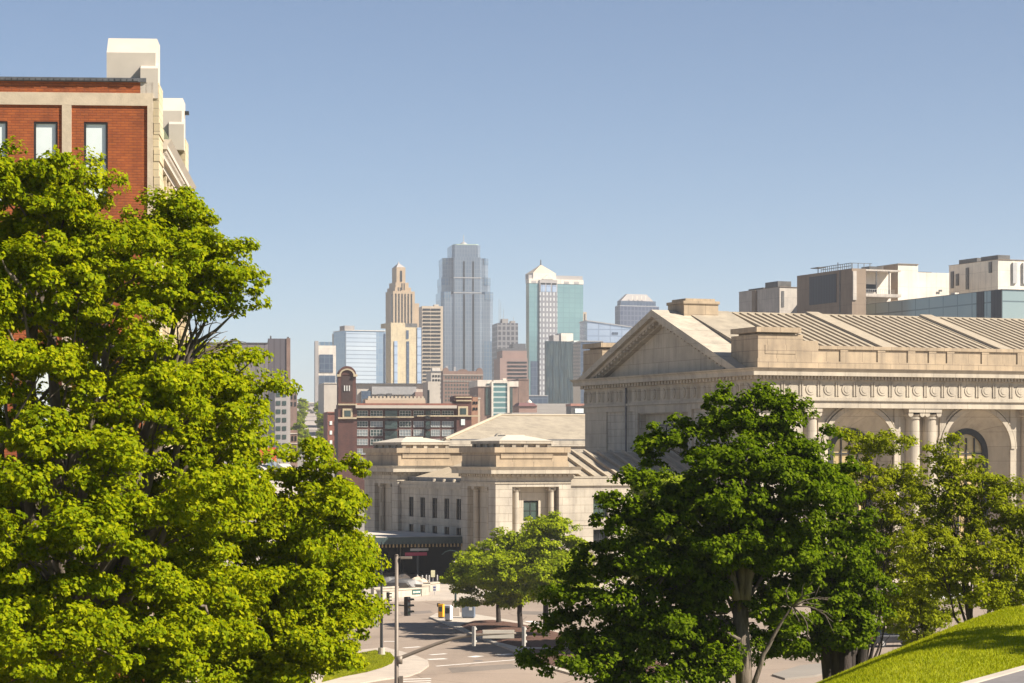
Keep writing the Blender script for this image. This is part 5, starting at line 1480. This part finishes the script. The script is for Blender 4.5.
# ------------------------------------------------------------------ cars
def sedan(label, loc, rot, paint, L=4.6):
    r = thing('parked_car', label, 'car', loc, rot)
    W = .9
    prof = [(-2.3, .35), (-2.32, .75), (-2.2, .95), (-1.5, 1.02), (-.9, 1.0), (.9, .98), (1.9, .88), (2.25, .72), (2.3, .38)]
    q = MB(); q.prism(prof, 'y', -W, W); q.build('body', paint, r, bevel=.07)
    q = MB(); q.add([(-1.75, -.82, 1.0), (1.05, -.82, .98), (1.05, .82, .98), (-1.75, .82, 1.0), (-1.15, -.66, 1.44), (.25, -.66, 1.44), (.25, .66, 1.44), (-1.15, .66, 1.44)],
                    [(4,5,6,7),(0,1,5,4),(1,2,6,5),(2,3,7,6),(3,0,4,7)]); q.build('cabin_glass', M['glass_dark'], r)
    q = MB(); q.box(-1.13, .23, -.67, .67, 1.441, 1.48)
    for sg in (-1, 1):
        q.tube([(1.0, sg*.8, 1.0), (.24, sg*.66, 1.46)], .05, 5); q.tube([(-1.7, sg*.8, 1.0), (-1.14, sg*.66, 1.46)], .07, 5); q.tube([(-.4, sg*.83, 1.0), (-.4, sg*.67, 1.46)], .05, 5)
    q.build('roof', paint, r)
    for x in (-1.4, 1.45):
        for sg in (-1, 1):
            q = MB(); q.disc((x, sg*.72 if sg > 0 else -.92, .33), 'y', .33, .2, 18); wh = q.build('wheel', M['black_metal'], r)
            q = MB(); q.disc((x, .925 if sg > 0 else -.935, .33), 'y', .2, .012, 14); q.build('rim', M['steel'], wh)
    for sg in (-1, 1):
        q = MB(); q.box(2.24, 2.31, sg*.62-.2, sg*.62+.2, .58, .74); q.build('headlight', M['glass_pale'], r)
        q = MB(); q.box(-2.345, -2.29, sg*.65-.18, sg*.65+.18, .7, .88); q.build('taillight', mat_plain('tail_red', (.3, .01, .01), .3), r)
    return r
g = G(893, 646.5); sedan('dark sedan parked beyond the lawn, half hidden by foliage', (g[0], g[1], .01), 18, mat_plain('dark_car_paint', (.03, .03, .035), .25, .3, .1, 1))
g = G(944, 603); sedan('white car glimpsed through the olive green tree', (g[0], g[1], .135), 22, mat_plain('white_car_paint', (.7, .68, .66), .3, 0, .05, 1))
for i, (px, Y) in enumerate(((306, 1250), (309.5, 1300), (312.5, 1265), (315, 1330), (308, 1380))):
    p = on_hill(px, Y, .28)
    q = MB(); q.prism([(-2.3, .3), (-2.3, .95), (-1.6, 1.0), (-1.1, 1.45), (.3, 1.45), (1.0, 1.0), (2.2, .85), (2.3, .3)], 'y', -.9, .9)
    o = q.build('parked_car', M['mech']); o.location = p; o.rotation_euler = (0, 0, R(85))
    tag(o, 'tiny dark car on the far street climbing the hill', 'car', 'cars on the far street')

# ------------------------------------------------------------------ trees
M['leaf_maple'] = mat_leaf('sunlit_maple_leaves', [(0.0, (.055, .105, .001)), (0.35, (.155, .205, .0015)), (0.7, (.285, .305, .002)), (1.0, (.43, .41, .006))], .42, (1.5, 1.4, .5), .02)
M['leaf_deep'] = mat_leaf('deep_green_maple_leaves', [(0.0, (.025, .050, .001)), (0.4, (.06, .105, .0015)), (0.75, (.12, .175, .002)), (1.0, (.23, .27, .006))], .45, (1.4, 1.4, .5), .02)
M['leaf_mid'] = mat_leaf('fresh_street_tree_leaves', [(0.0, (.08, .13, .001)), (0.4, (.19, .25, .002)), (0.8, (.30, .345, .003)), (1.0, (.42, .43, .008))], .45, (1.4, 1.35, .7), .04)
M['leaf_olive'] = mat_leaf('olive_fine_leaves', [(0.0, (.08, .11, .002)), (0.4, (.17, .20, .003)), (0.8, (.26, .28, .005)), (1.0, (.36, .36, .012))], .45, (1.3, 1.25, .7), .03)

def mat_bark(name, a, b_):
    m, N, L, b = new_mat(name)
    tc = N.new('ShaderNodeTexCoord')
    f = noise_node(N, L, tc.outputs['Object'], 7.0, 6, .7, (1, 1, .22))
    L.new(ramp(N, L, f, [(0.3, a), (0.7, b_)]), b.inputs['Base Color']); b.inputs['Roughness'].default_value = .95
    bump(N, L, b, f, .8, .06)
    return m
M['bark'] = mat_bark('grey_brown_bark', (.07, .052, .038), (.21, .165, .125))
M['bark_dark'] = mat_bark('dark_bark', (.018, .013, .011), (.06, .043, .033))
M['twig'] = mat_bark('dry_twig_bark', (.14, .10, .075), (.26, .20, .16))

def leaf_mesh(name, C, Nrm, size, rg, mat, droop=.15, width=.78):
    n = len(C)
    Nrm = Nrm / (np.linalg.norm(Nrm, axis=1, keepdims=True) + 1e-9)
    t = rg.normal(size=(n, 3)); t -= (t*Nrm).sum(1, keepdims=True)*Nrm; t /= (np.linalg.norm(t, axis=1, keepdims=True) + 1e-9)
    t[:, 2] -= droop; t /= np.linalg.norm(t, axis=1, keepdims=True)
    bb = np.cross(Nrm, t); bb /= (np.linalg.norm(bb, axis=1, keepdims=True) + 1e-9)
    s = (size * rg.uniform(.6, 1.25, n))[:, None]
    up = Nrm * s * .13
    v0 = C - t*s*.5
    v1 = C + bb*s*width*.5 + up - t*s*.05
    v2 = C + t*s*.55
    v3 = C - bb*s*width*.5 + up - t*s*.05
    V = np.stack([v0, v1, v2, v3], 1).reshape(-1, 3)
    i = np.arange(n)*4
    T = np.stack([np.stack([i, i+1, i+2], 1), np.stack([i, i+2, i+3], 1)], 1).reshape(-1, 3)
    return raw_mesh(name, V, T, mat)

def crown(lobes, rg, clump_r, clump_gap, leaves_per, leaf, flat=.62, inner=.25, shell=(.72, 1.0)):
    """lobes: (center, (rx,ry,rz)). Leaf clumps sit on the lobes' outer shell; returns leaf points, normals, clump centres"""
    cc = []
    for c, r in lobes:
        c = np.array(c); r = np.array(r)
        area = 4*np.pi*((r[0]*r[1])**1.6/3 + (r[0]*r[2])**1.6/3 + (r[1]*r[2])**1.6/3)**(1/1.6)
        n = max(4, int(area / (clump_gap**2)))
        d = rg.normal(size=(n*2, 3)); d /= np.linalg.norm(d, axis=1, keepdims=True)
        keep = (d[:, 2] > -.55) | (rg.uniform(size=len(d)) < .35)
        d = d[keep][:n]
        k = rg.uniform(shell[0], shell[1], len(d))
        k = np.where(rg.uniform(size=len(d)) < inner, k*rg.uniform(.3, .8, len(d)), k)
        for q, kk in zip(d, k): cc.append((c + q*r*kk, q, c))
    cen = np.array([q[0] for q in cc]); out = np.array([q[1] for q in cc])
    # drop clumps that crowd each other
    keep = []
    cell = {}
    for i in rg.permutation(len(cen)):
        key = tuple((cen[i] // clump_gap).astype(int)); ok = True
        for dx in (-1, 0, 1):
            for dy in (-1, 0, 1):
                for dz in (-1, 0, 1):
                    for j in cell.get((key[0]+dx, key[1]+dy, key[2]+dz), ()):
                        if np.sum((cen[i]-cen[j])**2) < (clump_gap*.62)**2: ok = False
        if ok:
            cell.setdefault(key, []).append(i); keep.append(i)
    cen, out = cen[keep], out[keep]
    P_, N_ = [], []
    for c, o in zip(cen, out):
        rc = clump_r * rg.uniform(.5, 1.45)
        n = int(leaves_per * (rc/clump_r)**2 * rg.uniform(.8, 1.2))
        m = 11                                   # ragged sprays of leaves make up a clump
        q = rg.normal(size=(m, 3)); q /= np.linalg.norm(q, axis=1, keepdims=True)
        q[:, 2] = np.where(q[:, 2] < -.3, -q[:, 2]*.5, q[:, 2])
        q *= rc * rg.uniform(.35, 1.12, (m, 1)); q[:, 2] *= flat
        rs = rc * rg.uniform(.26, .52, m)
        k = rg.integers(0, m, n)
        d = rg.normal(size=(n, 3)); d /= np.linalg.norm(d, axis=1, keepdims=True)
        w_ = d * (rs[k] * rg.uniform(.2, 1.0, n)**.5)[:, None]
        w_[:, 2] *= .62
        w_[:, 2] -= .28*np.linalg.norm(w_[:, :2], axis=1)
        p = q[k] + w_ + o * rc * .1
        P_.append(c + p)
        N_.append(d*.45 + q[k]/rc*.45 + np.array([.36, -.2, .5]) + rg.normal(0, .40, (n, 3)))
    return np.concatenate(P_), np.concatenate(N_), cen

def limb_path(a, b, rg, sag=.12, n=6):
    a, b = np.array(a), np.array(b); L_ = np.linalg.norm(b - a)
    pts = []
    o = rg.normal(0, .06, 3) * L_
    for i in range(n):
        t = i/(n-1); p = a + (b-a)*t
        p = p + np.array([0, 0, 1.0])*L_*sag*math.sin(math.pi*t) + o*math.sin(math.pi*t) + rg.normal(0, .012, 3)*L_*(0 < i < n-1)
        pts.append(tuple(p))
    return pts

def tree(name, label, base, fork_h, trunk_r, lobes, seed, leaf_mat, bark, leaf, clump_r, gap, per, group=None, category='tree', extra=None, lean=(0, 0), flat=.62, twigs=.5, inner=.25, forks=None, droop=.15, width=.78, limb_r=.5, leader=False):
    rg = np.random.default_rng(seed)
    base = np.array(base)
    root = thing(name, label, category, tuple(base), 0, group)
    L_ = [(np.array(c) - base, np.array(r)) for c, r in lobes]
    pts, nr, cen = crown(L_, rg, clump_r, gap, per, leaf, flat, inner)
    o = link(bpy.data.objects.new('crown', leaf_mesh('crown', pts, nr, leaf, rg, leaf_mat, droop, width))); o.parent = root
    mb = MB()
    fk = np.array([lean[0], lean[1], fork_h])
    mid = fk*.5 + np.array([rg.normal(0, .1), rg.normal(0, .1), 0])*trunk_r*2
    mb.tube([(0, 0, -.6), (0, 0, 0), tuple(fk*.12), tuple(mid), tuple(fk)], [trunk_r*1.7, trunk_r*1.4, trunk_r*1.08, trunk_r*.95, trunk_r*.85], 14)
    if leader: mb.tube([tuple(fk*.97), tuple(fk*1.25 + np.array([.05, 0, 0])), tuple(fk*1.6)], [trunk_r*.84, trunk_r*.6, trunk_r*.3], 12)
    lb = MB()
    for (c, r) in L_:
        c = np.array(c)
        src = fk * (rg.uniform(.7, 1.5) if leader else rg.uniform(.82, 1.0))
        tip = c + np.array([0, 0, .1])*r[2]
        lp_ = limb_path(src, tip, rg, .08, 7)
        ln = np.linalg.norm(tip - src)
        r0 = trunk_r * limb_r * min(1, .45 + ln*.05)
        lb.tube(lp_, [r0*(1 - .93*(i/6)**.8) for i in range(7)], 8)
        near = [q for q in cen if np.linalg.norm((q - c)/r) < 1.05]
        rg.shuffle(near)
        for q in near[:int(len(near)*twigs)]:
            st = np.array(lp_[rg.integers(3, 7)])
            tp = limb_path(st, q, rg, .05, 4)
            lb.tube(tp, [r0*.22, r0*.16, r0*.11, r0*.05], 5)
    if extra: extra(mb, lb, base)
    mb.build('trunk', bark, root, True, recalc=False)
    lb.build('limbs', bark, root, True, recalc=False)
    return root

def lobe(px, py, rx, ry, Y, dy=0.0, ky=.9):
    Yd = Y + dy; p = P(px, py, Yd); s = Yd/F
    sh = .10 if Y < 100 else .45
    return ((p.x, p.y, p.z), (max(rx*s*.5, rx*s-sh), max((rx+ry)/2*s*ky*.5, (rx+ry)/2*s*ky-sh), max(ry*s*.5, ry*s-sh)))

# the great maple on the west
Y1 = 48.0
L1_ = [(12, 198, 70, 44, -1), (70, 201, 50, 30, 0), (150, 240, 58, 40, 0), (196, 260, 36, 46, .5), (222, 286, 26, 26, .6), (206, 272, 42, 40, -.6), (186, 302, 38, 26, .4), (236, 312, 13, 13, .3), (60, 232, 60, 34, .8), (40, 215, 50, 30, 1.5), (110, 275, 70, 50, -1.5), (20, 290, 70, 55, -2.5),
       (160, 318, 40, 28, 0), (250, 364, 20, 18, 1), (236, 392, 38, 28, .5), (246, 420, 26, 22, 0), (190, 385, 55, 34, -1), (110, 350, 60, 42, -2), (40, 380, 60, 45, -3), (140, 420, 60, 42, -2.5),
       (225, 440, 46, 30, -.5), (60, 460, 70, 48, -3.5), (170, 490, 55, 42, -3), (20, 560, 60, 55, -4.5), (110, 550, 65, 50, -4), (205, 530, 45, 36, -2), (60, 650, 85, 55, -5), (160, 630, 65, 50, -3.5), (-60, 300, 60, 80, -1), (-60, 480, 60, 80, -2), (-50, 620, 60, 60, -3), (150, 690, 80, 44, -3), (60, 592, 60, 34, -3.5), (0, 590, 50, 40, -3.5), (115, 600, 55, 36, -3), (50, 300, 90, 80, 2.2), (150, 420, 100, 80, 2.6), (50, 540, 110, 100, 2), (170, 570, 90, 90, 1.5), (60, 660, 110, 70, 1), (215, 500, 44, 36, -.5), (243, 398, 26, 24, .5), (205, 610, 50, 50, -2)]
def bare(mb, lb, base):
    rg = np.random.default_rng(77)
    st = np.array(P(182, 372, Y1)) - base
    for (px, py) in ((176, 318), (190, 300), (206, 322), (218, 330), (226, 336), (232, 346), (212, 342), (222, 352), (198, 328), (186, 334)):
        e = np.array(P(px, py, Y1 + rg.uniform(-.6, .6))) - base
        pth = limb_path(st, e, rg, .1, 6); lb.tube(pth, [.05, .035, .026, .018, .012, .006], 5)
        for _ in range(4):
            s0 = np.array(pth[rg.integers(2, 5)]); e2 = s0 + (e - st)*rg.uniform(.2, .45) + rg.normal(0, .18, 3); lb.tube(limb_path(s0, e2, rg, .1, 4), [.016, .012, .008, .004], 4)
bx_, by_ = P(60, 0, Y1).x, Y1
tree('maple_tree', 'huge sunlit maple with bare twigs in its side, before orange brick building', (bx_, by_, gz(bx_, by_)), 6.6, .42,
     [lobe(a, b_, c, d, Y1, e) for a, b_, c, d, e in L1_], 21, M['leaf_maple'], M['bark'], .095, .56, .68, 820, extra=bare, twigs=.4, flat=.8, inner=.3)
Y2 = 51.0
L2_ = [(318, 480, 40, 30, 0), (330, 518, 32, 36, -.5), (300, 530, 42, 36, -1), (332, 575, 36, 38, -.5), (295, 590, 52, 42, -1.5), (230, 690, 60, 44, -2), (326, 625, 38, 36, -1), (258, 560, 36, 32, -1), (245, 620, 50, 42, -2),
       (300, 650, 55, 40, -2), (270, 505, 26, 24, 0), (322, 675, 34, 26, -1.5), (240, 680, 50, 30, -2), (300, 560, 60, 60, 2), (260, 640, 70, 60, 1.5), (235, 545, 36, 40, -.5), (337, 545, 28, 36, .3), (343, 600, 26, 40, .3)]
bx_ = P(292, 0, Y2).x
tree('maple_tree', 'smaller round sunlit maple with its crown against the station canopy', (bx_, Y2, gz(bx_, Y2)), 4.8, .26,
     [lobe(a, b_, c, d, Y2, e) for a, b_, c, d, e in L2_], 22, M['leaf_maple'], M['bark'], .095, .54, .66, 780, twigs=.4, flat=.8, inner=.3)

# the deep green maple right of the middle, with a pale forked trunk
Y3 = 60.0
L3_ = [(752, 418, 50, 30, 0), (712, 426, 38, 26, .5), (672, 452, 34, 24, .5), (800, 448, 38, 28, 0), (835, 478, 30, 28, .5), (645, 482, 26, 24, 0), (735, 478, 62, 36, -1), (790, 500, 50, 36, -1), (845, 520, 28, 34, .5),
       (632, 522, 30, 28, -.5), (682, 516, 46, 34, -1), (745, 540, 50, 38, -1.2), (610, 570, 30, 24, 0), (655, 566, 44, 30, -1), (580, 610, 34, 24, -.5), (622, 612, 44, 28, -1), (560, 645, 28, 24, -.5), (610, 655, 48, 28, -1.2), (672, 640, 42, 34, -1),
       (545, 672, 22, 16, 0), (690, 590, 40, 30, .8), (650, 690, 50, 26, -1), (800, 560, 40, 34, .5), (772, 588, 34, 28, .8), (705, 640, 34, 26, 1), (782, 640, 26, 22, 1.5), (700, 600, 36, 30, -.5), (690, 650, 40, 34, -.5), (716, 672, 26, 22, .2), (776, 615, 26, 22, .3), (722, 500, 40, 30, -1.5), (770, 540, 40, 30, -1), (700, 560, 40, 30, -.5)]
def bare3(mb, lb, base):
    rg = np.random.default_rng(91)
    for pts, r0 in (([(752, 690), (764, 655), (778, 628), (792, 607)], .07), ([(740, 640), (722, 630), (700, 632), (684, 636)], .05), ([(746, 600), (750, 560), (770, 530), (790, 505)], .12), ([(738, 600), (726, 560), (712, 525), (700, 480)], .11), ([(742, 600), (742, 550), (748, 490), (752, 440)], .10)):
        p = [np.array(P(x, y, Y3 - .5)) - base for x, y in pts]
        q = []
        for i in range(len(p)-1):
            for t in (0, .35, .7): q.append(p[i] + (p[i+1]-p[i])*t + rg.normal(0, .02, 3)*(i > 0))
        q.append(p[-1]); q = [tuple(v) for v in q]
        lb.tube(q, [r0*(1-.65*i/(len(q)-1)) for i in range(len(q))], 8)
    st = np.array(P(792, 607, Y3 - .5)) - base
    for (x, y) in ((806, 600), (822, 606), (833, 622), (800, 622), (808, 640), (785, 590), (815, 592), (828, 600)):
        e = np.array(P(x, y, Y3 - .5 + rg.uniform(-.4, .4))) - base
        pth = limb_path(st, e, rg, .14, 6); lb.tube(pth, [.026, .021, .017, .013, .009, .005], 5)
        for _ in range(3):
            s0 = np.array(pth[rg.integers(2, 5)]); e2 = s0 + (e - st)*rg.uniform(.2, .5) + rg.normal(0, .14, 3); lb.tube(limb_path(s0, e2, rg, .1, 4), [.010, .008, .006, .003], 4)
bx_ = P(743, 0, Y3).x
tree('maple_tree', 'deep green maple with grey forked trunk in front of the station hall', (bx_, Y3, gz(bx_, Y3)), 4.9, .215,
     [lobe(a, b_, c, d, Y3, e) for a, b_, c, d, e in L3_], 23, M['leaf_deep'], M['bark'], .108, .50, .56, 520, leader=True, inner=.3,  flat=.95, extra=bare3, lean=(-.1, 0), twigs=.5, limb_r=.4)
Y4 = 66.0
L4_ = [(842, 560, 32, 28, 0), (862, 598, 24, 30, 0), (820, 600, 36, 30, -1), (850, 632, 34, 30, -.5), (805, 640, 34, 26, 0), (830, 580, 36, 30, -1)]
bx_ = P(846, 0, Y4).x
def multi(mb, lb, base):
    for dx in (-.42, -.2, .12, .35): mb.tube([(dx*.7, 0, -.4), (dx*.9, .1, 1.5), (dx*1.3, .1, 3.2), (dx*2.4, .2, 4.9)], [.20, .16, .14, .09], 9)
tree('multi_stem_tree', 'compact dark green tree on several dark stems at the lawn edge', (bx_, Y4, gz(bx_, Y4)), 3.4, .2,
     [lobe(a, b_, c, d, Y4, e) for a, b_, c, d, e in L4_], 24, M['leaf_deep'], M['bark_dark'], .108, .50, .55, 520, inner=.3, flat=.95, extra=multi, twigs=.5)

# three street trees on the island
def street_tree(label, px, py, lob, seed, r, lm):
    g = G(px, py)
    return tree('street_tree', label, (g[0], g[1], .15), 3.2, r, [lobe(a, b_, c, d, g[1], e) for a, b_, c, d, e in lob], seed, lm, M['bark_dark'], .25, 1.05, 1.05, 380, 'street trees of the traffic island', twigs=.5, limb_r=.5)
street_tree('lowest and most distant street tree of the island, dark side showing', 498.6, 626, [(482, 560, 24, 20, 0), (468, 580, 22, 20, 0), (500, 575, 26, 24, 0), (478, 598, 26, 12, 0), (510, 548, 22, 20, 0), (482, 575, 26, 22, -3)], 31, .22, M['leaf_mid'])
street_tree('middle street tree of the island, rising between its two neighbours', 520.5, 631.8, [(518, 545, 22, 18, 0), (505, 570, 26, 22, -1), (530, 575, 26, 24, -1), (515, 596, 28, 14, 0), (512, 575, 30, 24, -3)], 32, .24, M['leaf_mid'])
street_tree('tallest street tree of the island, nearest the street pole arm', 545.6, 640, [(550, 536, 26, 22, 0), (568, 556, 22, 24, 0), (540, 562, 26, 26, -1), (572, 586, 20, 18, 0), (552, 592, 28, 18, 0), (552, 575, 30, 24, -3)], 33, .26, M['leaf_mid'])

def shade_tree(label, X, Y, z, lob, seed, r, lm):
    return tree('street_tree', label, (X, Y, z), 3.6, r, lob, seed, lm, M['bark_dark'], .30, 1.0, 1.0, 260, 'street trees of the traffic island', twigs=.5, limb_r=.5, inner=.4)
shade_tree('tall street tree of the island glimpsed through the deep green maple', 12.3, 200.0, .15, [((12.3, 199, 9), (2.5, 5.2, 3.2)), ((12.5, 202, 12), (2.2, 4.6, 2.2)), ((12.2, 196, 7), (2.3, 3.6, 2.0)), ((12.6, 205, 8), (2.3, 3.6, 2.6))], 35, .26, M['leaf_mid'])
tree('maple_tree', 'green maple beyond the edge of the lawn, shading the grass', (16.6, 33.6, gz(16.6, 33.6)), 4.4, .3,
     [((16.6, 33.6, 21.4), (2.4, 2.6, 1.4)), ((15.6, 31.8, 19.6), (1.7, 1.6, .9)), ((17.5, 35.5, 19.4), (1.6, 1.6, .9))], 36, M['leaf_deep'], M['bark'], .13, .5, .85, 300)
# feathery olive trees by the lawn
def feather(name, label, px, Y, lob, seed, r, fork, gap=.58, per=60, lean=(0, 0)):
    X = P(px, 0, Y).x
    return tree(name, label, (X, Y, gz(X, Y)), fork, r, [lobe(a, b_, c, d, Y, e) for a, b_, c, d, e in lob], seed, M['leaf_olive'], M['bark_dark'], .135, .48, gap*.95, per, twigs=.85, flat=.75, inner=.45, droop=.1, width=.5, lean=lean, limb_r=.42)
feather('honey_locust', 'thin crowned olive green tree between deep maple and station columns', 862, 80, [(880, 450, 22, 20, 0), (868, 490, 34, 34, 0), (905, 485, 24, 26, 0), (892, 530, 36, 34, 0), (900, 575, 36, 30, 0), (880, 605, 26, 22, 0), (848, 440, 14, 16, .5), (852, 438, 8, 14, .3), (868, 446, 9, 14, -.3), (894, 450, 9, 14, 0)], 41, .2, 3.4, .52, 200)
feather('honey_locust', 'broad olive green tree spreading above the lawn crest', 960, 77, [(948, 470, 20, 24, 0), (975, 480, 26, 22, 0), (930, 500, 28, 24, 0), (1000, 505, 26, 26, 0), (965, 525, 40, 32, 0), (935, 555, 36, 30, -1), (990, 560, 42, 32, -1), (1030, 540, 30, 36, 0), (955, 590, 36, 22, 0), (1020, 590, 36, 22, 0), (950, 450, 9, 18, 0), (1004, 482, 11, 14, 0)], 42, .2, 2.6, .52, 200, (.6, 0))
feather('honey_locust', 'low bushy tree filling the gap below the two olive trees', 920, 84, [(915, 580, 28, 26, 0), (940, 585, 26, 22, 0), (905, 610, 26, 22, 0), (930, 618, 28, 14, 0)], 43, .12, 1.5, .55, 220)
feather('shrub', 'loose grey green shrub behind the lawn crest beside sandy path', 912, 92, [(912, 614, 24, 18, 0), (896, 628, 20, 16, 0), (932, 624, 22, 16, 0), (915, 636, 28, 12, 0), (948, 612, 16, 14, 0)], 44, .08, .8, .5, 220)
feather('shrub', 'dense shrub at lawn top under the broad olive tree', 1010, 70, [(1000, 595, 26, 18, 0), (1026, 588, 26, 20, 0), (980, 604, 16, 12, 0)], 45, .08, .8, .48, 220)

# trees lining the far street (one kind, copied)
def small_tree(seed, h=9.0):
    rg = np.random.default_rng(seed)
    root = thing('far_street_tree', 'small round green tree lining the far street on the hill', 'tree', (0, 0, 0), 0, 'trees lining the far street')
    lob = [((0, 0, h*.62), (h*.28, h*.28, h*.30)), ((h*.12, 0, h*.48), (h*.22, h*.22, h*.2)), ((-h*.1, .3, h*.75), (h*.2, h*.2, h*.2))]
    pts, nr, cen = crown([(np.array(a), np.array(b_)) for a, b_ in lob], rg, 1.1, 1.2, 60, .6)
    o = link(bpy.data.objects.new('crown', leaf_mesh('crown', pts, nr, .75, rg, M['leaf_mid']))); o.parent = root
    mb = MB(); mb.tube([(0, 0, -.5), (0, 0, h*.3), (0, 0, h*.55)], [.22, .18, .1], 7); mb.build('trunk', M['bark_dark'], root)
    return root
st0 = small_tree(51)
spots = [(299, 760), (300, 860), (301, 980), (301.5, 1100), (302.5, 1250), (296, 900), (297, 1050), (323, 780), (322, 900), (321.3, 1020), (320.5, 1150), (319.5, 1300), (324, 1000), (320.5, 1220), (294.5, 760)]
for i, (px, Y) in enumerate(spots):
    o = st0 if i == 0 else copy_tree(st0)
    p = on_hill(px, Y); o.location = p; o.rotation_euler = (0, 0, i*1.3)
    k = .78 + .18*math.sin(i*2.1); o.scale = (k, k, k)

# ------------------------------------------------------------------ haze
hz = MB(); hz.box(-2700, 2700, -90, 8100, -2, 232)
hm = bpy.data.materials.new('haze'); hm.use_nodes = True
hn = hm.node_tree.nodes; hl = hm.node_tree.links
for n_ in list(hn):
    if n_.type != 'OUTPUT_MATERIAL': hn.remove(n_)
pv = hn.new('ShaderNodeVolumePrincipled'); pv.inputs['Color'].default_value = (.97, .96, .97, 1); pv.inputs['Density'].default_value = .00013
pv.inputs['Anisotropy'].default_value = .2
hl.new(pv.outputs[0], [n_ for n_ in hn if n_.type == 'OUTPUT_MATERIAL'][0].inputs['Volume'])
tag(hz.build('haze', hm), kind='stuff')
